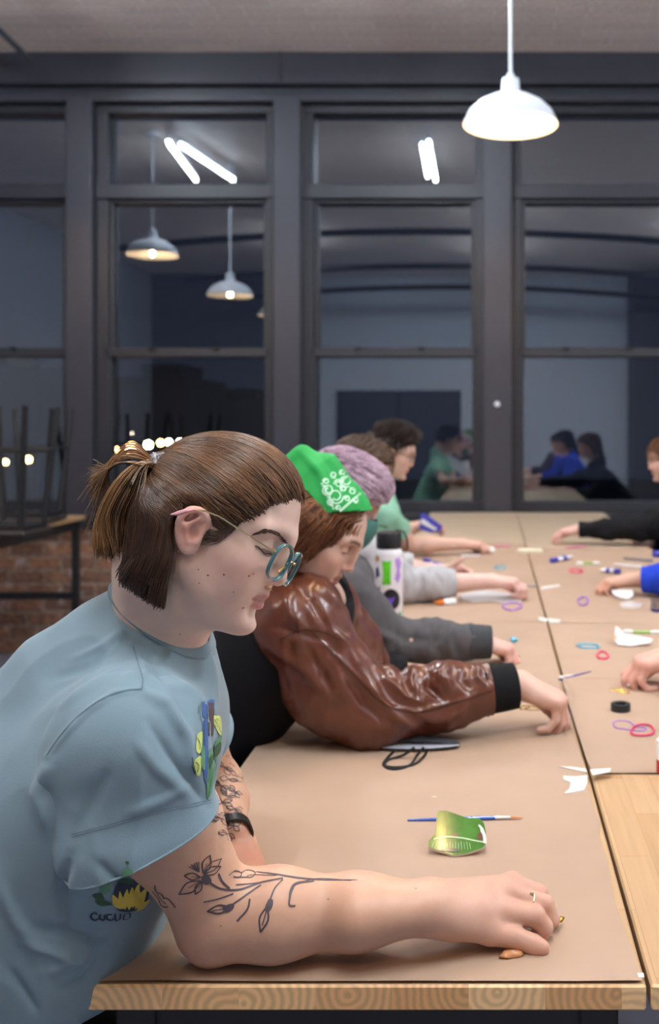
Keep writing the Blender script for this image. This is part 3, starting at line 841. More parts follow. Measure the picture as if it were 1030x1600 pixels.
# ================================================================== people: shared builders
def head_frame(O, phi, face=1, yaw=0, roll=0):
    """columns: forward, left/right, up"""
    ph = math.radians(phi)
    R = np.array([[math.cos(ph), 0, math.sin(ph)], [0, 1, 0], [-math.sin(ph), 0, math.cos(ph)]])
    if roll: R = R@np.array(Matrix.Rotation(math.radians(roll), 3, 'X'))
    Z = np.array(Matrix.Rotation(math.radians(-yaw*face), 3, 'Z'))
    R = Z@R
    if face < 0: R = np.array(Matrix.Rotation(math.pi, 3, 'Z'))@R
    return np.array(O, float), R
def add_head(s, O, R, sc=1.0, fem=True, neck=None, ears=True):
    L = lambda x, y, z: O+R@(np.array([x, y, z])*sc)
    def E(c, r, k=0.012, op='u'): s.ell(L(*c), np.array(r)*sc, R, k*sc, op)
    def C(a, b, ra, rb=None, k=0.01, op='u'): s.cap(L(*a), L(*b), ra*sc, (ra if rb is None else rb)*sc, k*sc, op)
    E((.004, 0, .046), (.0865, .074, .080), .02)
    E((.036, 0, .050), (.062, .062, .064), .03)               # forehead
    E((.034, 0, -.004), (.063, .060, .070), .03)              # mid face
    E((.042, 0, -.048), (.049, .046, .042), .03)              # mouth mass
    for sy in (-1, 1):
        C((.018, sy*.054, -.030), (.066, sy*.018, -.074), .015, .013, .022)     # jaw line
        E((.062, sy*.044, -.004), (.024, .018, .018), .022)                      # cheek bone
        E((.066, sy*.033, -.030), (.024, .018, .024), .024)                      # cheek
    E((.086, 0, -.075), (.0190, .022, .0150), .018)             # chin
    # brow, eye sockets, eyes
    for sy in (-1, 1):
        C((.0945, sy*.010, .040), (.080, sy*.046, .040), .0085, .008, .016)
    for sy in (-1, 1): E((.1015, sy*.030, .023), (.013, .019, .0125), .014, 's')
    for sy in (-1, 1):
        E((.0785, sy*.031, .0225), (.0150, .0158, .0135), .003)
        C((.089, sy*.020, .0185), (.0855, sy*.043, .0195), .0042, .004, .004)        # lower lid
    # nose
    C((.0985, 0, .036), (.1035, 0, .012), .0075, .0078, .014)
    C((.1030, 0, .012), (.1075, 0, -.0085), .0080, .0088, .008)
    E((.1060, 0, -.0110), (.0095, .0090, .0082), .008)
    for sy in (-1, 1):
        E((.0970, sy*.0110, -.0150), (.0095, .0062, .0070), .007)
        E((.1010, sy*.0058, -.0225), (.0058, .0036, .0042), .003, 's')
        C((.088, sy*.0175, -.0150), (.074, sy*.0300, -.0440), .0032, .002, .010, 's')
    # mouth
    mo = .0022
    for sy in (-1, 1):
        C((.0960+mo, 0, -.0340), (.0860+mo, sy*.0205, -.0405), .0062, .0030, .006)
        C((.0940+mo, 0, -.0490), (.0855+mo, sy*.0185, -.0430), .0070, .0030, .006)
    for sy in (-1, 1):
        C((.1045+mo, sy*.004, -.0405), (.0905+mo, sy*.0235, -.0412), .0022, .0012, .0045, 's')
    E((.1005, 0, -.0605), (.0060, .014, .0045), .010, 's')
    if neck is not None:
        nb, nr = neck
        C((-.030, 0, -.020), (-.034, 0, -.05), .052, .050, .03)
        s.cap(L(-.028, 0, -.045), nb, 0.050*sc, nr, 0.028)
        s.cap(L(.022, 0, -.075), nb+R@np.array([.02, 0, 0]), 0.030*sc, nr*0.8, 0.03)
    if ears:
        for sy in (-1, 1):
            y = sy*.073
            pts = catmull([(.004, y*.97, .006), (.003, y*1.04, .020), (-.006, y*1.12, .027), (-.018, y*1.17, .024), (-.0245, y*1.18, .011), (-.0225, y*1.15, -.003), (-.015, y*1.08, -.016), (-.006, y*1.00, -.023), (.002, y*.97, -.016)], 3)
            rr = np.interp(np.linspace(0, 1, len(pts)), np.linspace(0, 1, 9), [.0030, .0034, .0036, .0037, .0036, .0036, .0046, .0046, .003])
            ex = lambda p: (p[0]*.94+.023, p[1]*1.03, p[2]*.94+.008)
            pts = [ex(p) for p in pts]
            C0, E0 = C, E
            for i in range(len(pts)-1): C(pts[i], pts[i+1], rr[i], rr[i+1], .003)
            C = lambda a, b, *k: C0(ex(a), ex(b), *k)
            E = lambda c, *k: E0(ex(c), *k)
            E((-.009, y*1.04, .003), (.014, .0035, .022), .005)
            C((-.004, y*1.12, .018), (-.016, y*1.16, .004), .0026, .0030, .004)
            C((-.016, y*1.16, .004), (-.008, y*1.09, -.012), .0030, .0030, .004)
            C((.001, y*1.02, -.002), (.003, y*1.02, -.010), .0038, .0034, .004)
            E((-.004, y*1.10, -.002), (.0045, .005, .0065), .004, 's')
            C, E = C0, E0
    return L
def skin_color(V, O, R, sc, base=(.60, .37, .27), brow=(.06, .035, .025), lips=(.52, .20, .18), red=1.0, browon=True):
    base = np.array(base); C = np.tile(base, (len(V), 1)).astype(float)
    q = ((V-O)@R)/sc; x, y, z = q.T; ay = np.abs(y)
    def mixin(w, c): 
        w = np.clip(w, 0, 1)[:, None]; C[:] = C*(1-w)+np.array(c)*w
    near = (np.abs(x) < .2) & (ay < .12) & (np.abs(z) < .2)
    g = lambda cx, cy, cz, r: np.exp(-(((x-cx)/r[0])**2+((ay-cy)/r[1])**2+((z-cz)/r[2])**2))*near
    blush = np.array([base[0]*1.02, base[1]*.72, base[2]*.70])
    mixin(.45*red*g(.075, .042, -.008, (.03, .03, .022)), blush)
    mixin(.55*red*g(.108, 0, -.012, (.012, .016, .014)), blush*.97)
    mixin(.75*red*g(.012, .087, .014, (.028, .02, .04)), np.array([base[0], base[1]*.66, base[2]*.62]))
    lipz = np.where(x > .084, 1, 0)*near
    up = np.exp(-((z+.0375+ay*.12)/.0052)**4)*np.clip((.0215-ay)/.004, 0, 1)*np.clip((x-.0870)/.004, 0, 1)
    lo = np.exp(-((z+.0490-ay*.16)/.0062)**4)*np.clip((.0195-ay)/.004, 0, 1)*np.clip((x-.0870)/.004, 0, 1)
    mixin(.85*np.maximum(up, lo)*near, lips)
    line = np.exp(-((z+.0425)/.0012)**2)*np.clip((.023-ay)/.003, 0, 1)*(x > .083)*near
    mixin(.7*line, np.array(lips)*.35)
    if browon:
        bz = .0415+.004*np.sin(np.clip((ay-.010)/.040, 0, 1)*2.6)-.05*np.clip(ay-.036, 0, 1)
        bw = np.exp(-((z-bz)/.0036)**4)*np.clip((ay-.009)/.004, 0, 1)*np.clip((.053-ay)/.008, 0, 1)*(x > .06)*near
        mixin(.85*bw, brow)
    ln = np.exp(-((z-(.0165+.06*np.abs(ay-.031)))/.0014)**2)*np.clip((.017-np.abs(ay-.031))/.003, 0, 1)*(x > .07)*near
    mixin(.8*ln, (.03, .018, .012))
    return C
def add_hand(s, wr, f, u, side, sc=1.0, a0=(12, 14, 18, 22), cur=(35, 38, 30), spread=1.0, thumb=None, k=0.007, tcurl=1.0):
    """wr wrist, f towards the fingers, u back of the hand, side +1 thumb towards u x f"""
    f = nrm(f); u = nrm(np.array(u)-f*np.dot(u, f)); t = np.cross(u, f)*side
    G = lambda x, y, z: np.array(wr)+(f*x+t*y+u*z)*sc
    m = [(.088, .026), (.092, .006), (.087, -.014), (.078, -.032)]
    r0 = [.0105, .0105, .0100, .0090]
    ln = [(.043, .026, .021), (.047, .030, .022), (.043, .028, .021), (.034, .021, .018)]
    for (mx, my), rr in zip(m, r0):
        s.cap(G(.0, my*.45, 0), G(mx, my, .002), .021*sc, (rr+.0035)*sc, .016*sc)
    s.ell(G(.048, -.004, -.006), np.array([.045, .036, .0145])*sc, np.stack([f, t, u], 1), .014*sc)
    for i, ((mx, my), (l1, l2, l3)) in enumerate(zip(m, ln)):
        p = G(mx, my, .000); a = math.radians(a0[i]); sp = (my*0.9)*spread
        dirx = lambda a: nrm(f*math.cos(a)-u*math.sin(a)+t*sp*math.cos(a)*1.6)
        rs = [r0[i], r0[i]*.95, r0[i]*.86, r0[i]*.74]
        for j, l in enumerate((l1, l2, l3)):
            q = p+dirx(a)*l*sc
            s.cap(p, q, rs[j]*sc, rs[j+1]*sc, k*sc if j == 0 else .0025*sc)
            p = q; a += math.radians(cur[j] if j < 2 else 0)+math.radians(4*i)
    T = thumb or [(.018, .026, -.010), (.050, .046, -.022), (.078, .048, -.034), (.100, .038, -.044)]
    rt = [.0155, .0128, .0112, .0088]
    for i in range(3): s.cap(G(*T[i]), G(*T[i+1]), rt[i]*sc, rt[i+1]*sc, (.010 if i == 0 else .003)*sc)
def tubes(name, polys, r0, r1, cols, m, parent, sides=4):
    """many tapered strands as one mesh. polys (n,k,3)"""
    Pn = np.asarray(polys, float); n, k, _ = Pn.shape
    T = np.gradient(Pn, axis=1); T /= np.linalg.norm(T, axis=2, keepdims=True)+1e-9
    up = np.array([0.31, 0.52, 0.79]); Uv = np.cross(T, up); Uv /= np.linalg.norm(Uv, axis=2, keepdims=True)+1e-9
    Wv = np.cross(T, Uv)
    tt = np.linspace(0, 1, k); rad = (r0+(r1-r0)*tt**2)[None, :, None]*np.ones((n, 1, 1))
    ring = []
    for j in range(sides):
        a = 2*math.pi*j/sides; ring.append(Pn+rad*(math.cos(a)*Uv+math.sin(a)*Wv))
    V = np.stack(ring, 2).reshape(-1, 3)
    i0 = np.arange(n)[:, None, None]*k*sides; i1 = np.arange(k-1)[None, :, None]*sides; i2 = np.arange(sides)[None, None, :]
    a = i0+i1+i2; b = i0+i1+(i2+1) % sides
    Q = np.stack([a, b, b+sides, a+sides], -1).reshape(-1, 4)
    C = np.repeat(np.asarray(cols), k*sides, axis=0)
    return np_mesh(name, V, Q, m, parent, col=C)
def on_surface(bvh, p, off, n_out=None):
    r = bvh.find_nearest(Vector(p))
    if r[0] is None: return p
    n = np.array(r[1]); q = np.array(r[0])
    if n_out is not None and np.dot(n, q-n_out) < 0: n = -n
    return q+n*off
def surf_strand(bvh, cen, pts, off, k=12, lift=0.0):
    c = np.array([np.interp(np.linspace(0, 1, k), np.linspace(0, 1, len(pts)), np.asarray(pts)[:, i]) for i in range(3)]).T
    out = []
    for i, p in enumerate(c):
        out.append(on_surface(bvh, p, off+lift*math.sin(math.pi*i/(k-1)), cen))
    return np.array(out)
HAIR_CACHE = {}
def hair_mat(name, rough=0.38):
    return mat(name, (1, 1, 1), rough, var=0.15, vscale=60, attr='col', spec=0.5)
M['hair'] = hair_mat('hair_strands')
M['skin'] = mat('skin', (1, 1, 1), 0.46, var=0.05, vscale=40, attr='col', sss=0.35, bump=0.12, bscale=420, bdist=0.0006, spec=0.42)
M['skin_far'] = mat('skin_soft', (1, 1, 1), 0.5, var=0.04, vscale=30, attr='col', sss=0.25)
def hair_cols(n, dark, light, bias=0.5, seed=0):
    r = np.random.default_rng(seed); t = np.clip(r.beta(1.6, 1.6/bias*.6, n), 0, 1)[:, None]
    return np.array(dark)*(1-t)+np.array(light)*t

def torso_sdf(s, nb, sh, pel, infl=0.0, hip=True, depth=0.105, waist=0.115):
    """nb neck base, sh (near, far) shoulder joints, pel pelvis centre"""
    n, f = np.array(sh[0]), np.array(sh[1]); mid = (n+f)/2; pel = np.array(pel)
    ax = nrm(pel-mid); W = np.linalg.norm(f-n)/2; yv = nrm(f-n)
    s.cap(mid+(n-mid)*.80, mid+(f-mid)*.80, .068+infl, None, .03)
    s.cap(np.array(nb)+ax*.025, mid, .055+infl, .075+infl, .05)
    for sg in (-1, 1):
        a = mid+yv*sg*W*.50+ax*.09; b = mid+(pel-mid)*.62+yv*sg*W*.34; c = pel+yv*sg*W*.42
        s.cap(a, b, depth+infl, waist*.92+infl, .06); s.cap(b, c, waist*.92+infl, waist+infl, .06)
    if hip: s.cap(pel+yv*-.09, pel+yv*.09, .115+infl, None, .05)
def neck_base(O, R, sc=1.0, back=.07): return O+R@(np.array([-.045, 0, -.05])*sc)+np.array([-back*0 , 0, -.085])

# ================================================================== the woman in front
Y1 = 1.17
O1, R1 = head_frame(P(316, 839, Y1), 21, 1, 7, -10)
W1 = empty('person', (-0.62, 1.2, 0.0), 'person with brown half-up ponytail, teal glasses, tattooed forearm and pale blue t-shirt, nearest the viewer', 'person')
nb1 = P(234, 1000, 1.20)
shN = P(196, 1160, 1.045); shF = P(248, 1085, 1.36)
pel1 = np.array([-0.69, 1.2, 0.90])
elN = P(340, 1440, 1.115); wrN = P(672, 1415, 1.135)
elN[2] = TZ+0.053
elF = P(338, 1225, 1.50); wrF = P(362, 1302, 1.37)
b = S()
torso_sdf(b, nb1, (shN, shF), pel1)
# near arm
b.cap(shN, shN+(elN-shN)*.45, .054, .054, .03)
b.cap(shN+(elN-shN)*.45, elN+np.array([-.004, 0, .012]), .055, .043, .02)
b.cap(elN, P(332, 1464, 1.115), .034, .029, .02)
m1 = P(430, 1440, 1.12); m1[2] = TZ+.055
b.cap(elN, m1, .040, .046, .03)
b.cap(m1, P(560, 1424, 1.13), .046, .037, .03)
b.cap(P(560, 1424, 1.13), wrN, .037, .028, .03)
b.cap(P(560, 1434, 1.10), P(672, 1420, 1.115), .028, .023, .02)
# far arm
b.chain([shF, shF+(elF-shF)*.5, elF], [.052, .048, .036], .03)
b.chain([elF, elF+(wrF-elF)*.4, wrF], [.036, .036, .025], .02)
# near hand, explicit joints (little finger nearest the viewer)
wr = [P(672, 1406, 1.16), P(672, 1424, 1.12)]
mcp = [P(800, 1381, 1.205), P(797, 1399, 1.180), P(785, 1427, 1.155), P(765, 1458, 1.135)]
pip = [P(842, 1396, 1.205), P(851, 1413, 1.182), P(836, 1431, 1.158), P(806, 1465, 1.137)]
dip = [P(853, 1420, 1.205), P(862, 1436, 1.182), P(850, 1449, 1.160), P(834, 1476, 1.137)]
tip = [P(842, 1440, 1.200), P(852, 1452, 1.180), P(840, 1464, 1.160), P(846, 1481, 1.134)]
rr = [(.0130, .0112, .0092, .0078), (.0132, .0116, .0102, .0086), (.0138, .0128, .0114, .0098), (.0130, .0122, .0116, .0100)]
for i in range(4):
    w0 = wr[0]*(1-i/3)+wr[1]*(i/3)
    b.cap(w0, mcp[i], .0215 if i in (1, 2) else .0205, .0125, .018)
    b.cap(mcp[i], pip[i], rr[i][0], rr[i][1], .006)
    b.cap(pip[i], dip[i], rr[i][1], rr[i][2], .0025)
    b.cap(dip[i], tip[i], rr[i][2], rr[i][3], .0025)
    b.ell(mcp[i]+np.array([0, 0, .005]), (.011, .009, .008), None, .007)
b.cap(P(745, 1425, 1.15), P(705, 1432, 1.14), .022, .022, .02)
for a_, b_, r_, q_ in ((P(720, 1400, 1.18), P(775, 1430, 1.215), .016, .013), (P(775, 1430, 1.215), P(820, 1452, 1.205), .012, .010), (P(820, 1452, 1.205), P(848, 1450, 1.20), .010, .008)):
    b.cap(a_, b_, r_, q_, .008)
# far hand: loose fist on the table below the belly
add_hand(b, P(366, 1318, 1.375), nrm(np.array([.10, -.22, -.06])), (0.25, .12, 1), -1, 0.86, a0=(38, 42, 46, 50), cur=(72, 60, 20), spread=.4,
         thumb=[(.018, .026, -.010), (.045, .044, -.02), (.068, .036, -.034), (.082, .018, -.044)])
L1 = add_head(b, O1, R1, 1.0, True, (nb1, .056))
# thighs under the table edge
for sy in (-1, 1):
    b.cap(pel1+np.array([0, sy*.09, -.03]), pel1+np.array([.40, sy*.10, -.04]), .075, .055, .04)
H1 = 0.0021
V1, Q1 = b.mesh(H1)
V1 = smooth_mesh(V1, Q1, 1, .4)
C1 = skin_color(V1, O1, R1, 1.0, base=(.76, .52, .42), brow=(.07, .04, .028), browon=False, red=.9)
# ruddy knuckles, elbow and fist
for c, r, w in [(m_, .018, .45) for m_ in mcp]+[(m_, .014, .5) for m_ in pip]+[(P(845, 1483, 1.134), .016, .55), (P(385, 1350, 1.33), .04, .75), (P(310, 1480, 1.11), .035, .5), (P(800, 1400, 1.18), .05, .25)]:
    g = np.exp(-(np.linalg.norm(V1-c, axis=1)/r)**2)*w
    C1 = C1*(1-g[:, None])+np.array([.62, .27, .21])*g[:, None]
w = np.clip((1.32-V1[:, 2])/.08, 0, 1)*.75                      # tanned arms
C1 = C1*(1-w[:, None])+C1*np.array([.78, .61, .455])*w[:, None]
w = np.clip((V1[:, 0]+.12)/.1, 0, 1)*(V1[:, 2] < 1.25)*.35     # paler hand
C1 = C1*(1-w[:, None])+np.array([.60, .38, .31])*w[:, None]
body1 = np_mesh('body', V1, Q1, M['skin'], W1, col=C1)
bv1 = bvh_of(V1, Q1)
# finer drawings on the skin
M['ink'] = mat('tattoo_ink', srgb(78, 66, 72), 0.5, var=0.1)
M['ink_soft'] = mat('faded_tattoo_ink', srgb(140, 108, 92), 0.5, var=0.1)
M['brow'] = mat('brow_hair', srgb(74, 50, 42), 0.6)
M['lash'] = mat('lash_dark', srgb(38, 26, 24), 0.6)
M['mole'] = mat('freckle', srgb(150, 88, 72), 0.6)
def z5(cx, cy): return (180+cx*.4854, 1140+cy*.4854)
tl = []
w1 = .0017
def petal(a, b_, wd):
    a = np.array(a, float); b_ = np.array(b_, float); n = np.array([-(b_-a)[1], (b_-a)[0]])*wd; m_ = a+(b_-a)*.5
    return [a, m_+n, b_], [a, m_-n, b_]
for a_, e_, wd in (((283, 462), (305, 403), .22), ((285, 464), (342, 415), .17), ((285, 468), (340, 440), .2), ((275, 475), (222, 470), .2), ((275, 485), (205, 530), .2), ((278, 488), (258, 530), .22)):
    for c in petal(a_, e_, wd): tl.append(([z5(*q) for q in c], w1))
    tl.append(([z5(*a_), z5(*(np.array(a_)*.45+np.array(e_)*.55))], w1*.5))
for q in ((236, 440), (244, 434), (252, 430), (260, 426), (268, 425)): tl.append(([z5(270, 458), z5(*q)], w1*.7))
tl += [([z5(*q) for q in c], ww) for c, ww in (
    ([(300, 490), (340, 512), (400, 515), (470, 492), (540, 478)], w1*1.3), ([(332, 463), (345, 490), (368, 512)], w1*1.4),
    ([(285, 555), (330, 545), (380, 528)], w1), ([(470, 500), (440, 520), (400, 548), (375, 565)], w1*1.2), ([(434, 545), (425, 580), (392, 617)], w1*1.3),
    ([(540, 482), (515, 510), (500, 545)], w1*1.2), ([(455, 458), (520, 466), (580, 476), (640, 482), (700, 484), (780, 484)], (w1*.8, w1*1.6, w1*.5)),
    ([(560, 560), (566, 520), (585, 495), (640, 488)], (w1*.8, w1*2.2, w1)), ([(580, 568), (562, 566), (560, 550)], w1*1.2), ([(585, 497), (650, 480), (760, 486)], w1*.8),
    ([(388, 500), (430, 497), (466, 493)], w1*.9), ([(365, 470), (385, 455), (405, 462), (400, 475), (380, 474)], w1), ([(405, 462), (425, 452), (450, 460), (440, 475), (402, 475)], w1), ([(420, 476), (440, 468), (520, 470)], w1*.7),
    ([(128, 500), (132, 520), (150, 530), (158, 545)], w1*1.2), ([(158, 540), (175, 548), (195, 572)], w1*1.2), ([(120, 520), (140, 545), (150, 568), (172, 570)], w1), ([(135, 525), (150, 550), (165, 560)], w1*.8))]
for c in petal((372, 572), (296, 585), .17): tl.append(([z5(*q) for q in c], w1*1.2))
for c in petal((490, 568), (468, 652), .16): tl.append(([z5(*q) for q in c], w1*1.2))
tl.append(([z5(350, 576), z5(310, 584)], w1*.6)); tl.append(([z5(487, 585), z5(474, 630)], w1*.8))
draw_lines('forearm_tattoo', bv1, tl, M['ink'], body1, off=.0005)
fills = [[z5(*q) for q in c] for c in ([(276, 472), (300, 470), (310, 488), (298, 498), (282, 494)], [(345, 570), (372, 560), (384, 568), (372, 584), (350, 588)], [(495, 545), (508, 548), (506, 572), (492, 588), (482, 575)])]
draw_fill('forearm_tattoo_dark_buds', bv1, fills, M['ink'], body1, off=.0006, step=3)
# sleeve tattoo on the far forearm
tl = []
r5 = random.Random(4)
for (cx, cy, n, ln) in ((385, 90, 3, 30), (350, 120, 5, 34), (390, 150, 4, 26), (340, 180, 6, 34), (385, 200, 4, 26), (345, 235, 5, 34), (385, 255, 5, 28), (340, 285, 5, 34), (380, 310, 4, 26), (360, 335, 4, 30), (365, 160, 3, 30), (362, 215, 3, 30), (362, 270, 3, 32)):
    for i in range(n):
        a = r5.uniform(-.4, 1.1)+math.pi*(i % 2); e_ = (cx+ln*math.cos(a), cy+ln*math.sin(a))
        for c in petal((cx, cy), e_, r5.uniform(.12, .3)): tl.append(([z5(*q) for q in c], .0013))
draw_lines('forearm_sleeve_tattoo', bv1, tl, M['ink'], body1, off=.0006)
# face details, in head coordinates
def hc(x, y, z, off=.0006): 
    r = bv1.find_nearest(Vector(L1(x, y, z))); n = np.array(r[1]); q = np.array(r[0])
    if np.dot(n, q-O1) < 0: n = -n
    return q+n*off
bro = []
for sy in (1,):
    for i in range(200):
        t = random.random(); y = .011+.035*t; z = .0395+.0040*math.sin(t*2.4)-.007*max(0, t-.6)/.4+random.uniform(-.0030, .0030)*(1-.75*t)
        a = hc(.098-.03*t, sy*y, z, .0009); e_ = hc(.098-.03*t, sy*(y+.006), z+.0012*(1-1.6*t), .0017)
        bro.append([a, (a+e_)/2, e_])
tubes('eyebrow', bro, .00045, .00015, np.tile([.045, .026, .02], (len(bro), 1)), M['hair'], body1, 3)
bl = []
for i in range(150):
    t = random.random(); bx_, by_ = np.interp(t, [0, .35, .7, 1], [400, 419, 437, 449]), np.interp(t, [0, .35, .7, 1], [835, 829.5, 835, 848])
    w_ = np.interp(t, [0, .3, 1], [.6, 2.4, 3.6]); o_ = random.uniform(-w_, w_)
    bl.append(([(bx_+o_*.5, by_+o_), (bx_-3.5+o_*.4, by_+o_-2.2+1.2*(1-t)), (bx_-7, by_+o_*.6-2.0+4*(1-t))], (.0009, .0003)))
draw_lines('eyebrow', bv1, bl, M['brow'], body1, off=.0009, smooth_n=3)
la = MB()
for sy in (-1, 1):
    la.tube([hc(.094-.02*t, sy*(.0175+.028*t), .0165+.0030*math.sin(t*3)-.003*(1-t), .0009) for t in np.linspace(0, 1, 12)], .00065, 6)
    for t in (np.linspace(.25, 1, 14) if sy < 0 else ()):
        p = hc(.094-.02*t, sy*(.0175+.028*t), .0165+.0030*math.sin(t*3)-.003*(1-t), .0009)
        la.tube([p, p+R1@np.array([.004, sy*.002*t, -.0025]), p+R1@np.array([.0065, sy*.004*t, -.0022])], [.0003, .0002, .0001], 4)
    pass
la.build('eyelashes', M['lash'], body1, smooth=True)
ml = MB()
for (px, py, r) in ((310, 890, .0009), (325, 899, .0012), (350, 898, .0012), (311, 911, .0008), (389, 900, .0012), (396, 897, .001), (380, 950, .0014), (281, 991, .0009), (233, 1395, .001), (296, 1306, .0009), (237, 1312, .001), (513, 1405, .0009), (650, 1388, .001), (345, 1447, .0009), (365, 925, .0008)):
    p, n = hit(bv1, px, py, .0001)
    if p is not None:
        u = nrm(np.cross(n, (0, 0, 1.0))); v = np.cross(n, u)
        pts = [p+n*.0003]+[p+(u*math.cos(a)+v*math.sin(a))*r for a in np.linspace(0, 2*math.pi, 9)[:-1]]
        ml.add(pts, [(0, i+1, (i+1) % 8+1) for i in range(8)])
mlo = ml.build('freckles', M['mole'], body1, smooth=True); mlo['kind'] = 'stuff'

# ---------------- t-shirt
s = S()
torso_sdf(s, nb1, (shN, shF), pel1+np.array([0.0, 0, .03]), infl=.013, hip=False, depth=.112, waist=.125)
s.cap(P(196, 1065, 1.20), P(120, 1150, 1.20), .075, .12, .06)
s.cap(P(226, 968, 1.205), P(150, 1065, 1.20), .050, .09, .05)
s.cap(P(250, 1030, 1.21), P(228, 1110, 1.21), .050, .080, .05)
s.cap(P(140, 1300, 1.2), P(5, 1560, 1.16), .115, .125, .07)
sl0 = shN; sl1 = P(236, 1330, 1.06)
def sleeve_near():
    q = S()
    q.cap(P(205, 1160, 1.06), P(268, 1310, 1.065), .074, .056, .03); q.cap(P(268, 1310, 1.065), P(285, 1390, 1.065), .056, .054, .02)
    q.cap(P(150, 1190, 1.06), P(166, 1325, 1.03), .058, .036, .06); q.cap(P(166, 1325, 1.03), P(178, 1400, 1.03), .036, .036, .06)
    q.cap(P(215, 1150, 1.12), P(225, 1160, 1.07), .062, .06, .05)
    return q
Vs, Qs = s.mesh(.0032)
Vs = smooth_mesh(Vs, Qs, 2, .5)
fl = [([(75, 1180), (105, 1145), (140, 1110), (180, 1085), (222, 1077)], 5, .0035),
      ([(222, 1077), (226, 1050), (215, 1015)], 4, .003),
      ([(222, 1080), (262, 1100), (290, 1150), (300, 1210)], 9, .007), ([(232, 1130), (262, 1180), (300, 1230), (322, 1262)], 9, -.005),
      ([(215, 1160), (245, 1200), (290, 1240)], 8, .004), ([(170, 1200), (150, 1240), (130, 1290)], 10, -.004),
      ([(200, 1270), (250, 1250), (300, 1225)], 7, .003), ([(200, 1000), (235, 1030), (270, 1070), (290, 1120)], 9, -.006),
      ([(190, 985), (160, 1010), (110, 1030)], 6, .004), ([(180, 1020), (140, 1040), (80, 1060)], 7, -.004), ([(200, 1040), (150, 1070), (90, 1110)], 6, .004),
      ([(75, 1190), (60, 1240), (75, 1300)], 12, .008), ([(110, 1340), (90, 1400), (100, 1460)], 10, -.007), ([(150, 1345), (190, 1380), (230, 1400)], 8, -.005),
      ([(60, 1450), (110, 1462), (170, 1475)], 7, -.008), ([(30, 1470), (90, 1490), (150, 1500)], 8, .006), ([(0, 1380), (25, 1440), (60, 1480)], 10, .006), ([(70, 1520), (110, 1500), (160, 1450)], 8, .005),
      ([(90, 1545), (130, 1530), (150, 1500)], 6, -.005), ([(10, 1510), (40, 1550), (60, 1580)], 8, -.005), ([(250, 1060), (300, 1080), (330, 1120)], 7, .004), ([(320, 1000), (330, 1060), (335, 1130)], 6, .005)]
Vs = folds(Vs, Qs, fl)
n_ = vnormals(Vs, Qs)
Vs = Vs+n_*(hashnoise(Vs*np.array([1, 1, .45]), 16, 4)*.0042+(1-np.abs(hashnoise(Vs*np.array([1, .7, .5])+hashnoise(Vs, 7, 2)[:, None]*.03, 21, 9))*2)*.0022+hashnoise(Vs*np.array([.6, 1, 1]), 34, 5)*.0012)[:, None]
# openings: neck, both hems, waist
pA, pB, pC = P(172, 918, 1.20), P(327, 1002, 1.25), P(262, 1040, 1.115)
ncen = (pA+pB)/2
nax = nrm(np.cross(pB-pA, pC-pA))
if nax[2] < 0: nax = -nax
nax = nrm(nax*np.array([1, .35, 1]))
def g_neck(V):
    q = V-ncen; h = q@nax; rad = np.linalg.norm(q-h[:, None]*nax, axis=1)
    return np.where(rad < .17, h+.5*q[:, 1]**2-.016, -1.0)
hp, hn = P(226, 1300, 1.05), nrm(np.cross(P(335, 1271, 1.05)-P(118, 1325, 1.05), (0, 1, 0.25)))
if hn[2] > 0: hn = -hn
def g_all(V):
    g = g_neck(V)
    g = np.maximum(g, (1.030+.010*np.sin(V[:, 0]*20))-V[:, 2])
    return g
Vs, Qs = clip_mesh(Vs, Qs, g_all, .0032)
M['tee'] = mat('pale_blue_cotton', srgb(118, 140, 150), 0.85, var=0.05, vscale=12, bump=0.25, bscale=600, bdist=0.0008, sheen=0.15)
tee = np_mesh('t_shirt', Vs, Qs, M['tee'], W1)
bvT = bvh_of(Vs, Qs)
Va, Qa = sleeve_near().mesh(.003); Va = smooth_mesh(Va, Qa, 2, .5); Va = folds(Va, Qa, fl)
n_ = vnormals(Va, Qa)
Va = Va+n_*(hashnoise(Va*np.array([1, 1, .45]), 16, 4)*.0042+(1-np.abs(hashnoise(Va*np.array([1, .7, .5])+hashnoise(Va, 7, 2)[:, None]*.03, 21, 9))*2)*.0018+hashnoise(Va*np.array([.6, 1, 1]), 34, 5)*.0012)[:, None]
Va, Qa = clip_mesh(Va, Qa, lambda V: (V-hp)@hn, .003)
sleeveN = np_mesh('sleeve', Va, Qa, M['tee'], tee)
q = S(); q.cap(shF, shF+(elF-shF)*.62, .066, .070, .03)
Vf, Qf = q.mesh(.004); fh = shF+(elF-shF)*.48; fn = nrm(elF-shF)
Vf = Vf+vnormals(Vf, Qf)*(hashnoise(Vf, 22, 8)*.004)[:, None]
Vf, Qf = clip_mesh(Vf, Qf, lambda V: (V-fh)@fn, .004)
sf = np_mesh('sleeve', Vf, Qf, M['tee'], tee)
bvS = bvh_of(np.vstack([Vs, Va]), np.vstack([Qs, Qa+len(Vs)]))
M['seam'] = mat('shirt_seam', srgb(98, 118, 130), 0.9)
draw_lines('sleeve_seam', bvS, [([(73, 1180), (88, 1158), (118, 1123), (160, 1092), (196, 1079), (222, 1077)], .0016), ([(222, 1077), (223, 1060), (217, 1040), (208, 1010)], .0015),
                                ([(112, 1308), (180, 1290), (250, 1270), (330, 1254)], .0008), ([(111, 1304), (180, 1286), (250, 1266), (330, 1250)], .0007)], M['seam'], tee, off=.0006)
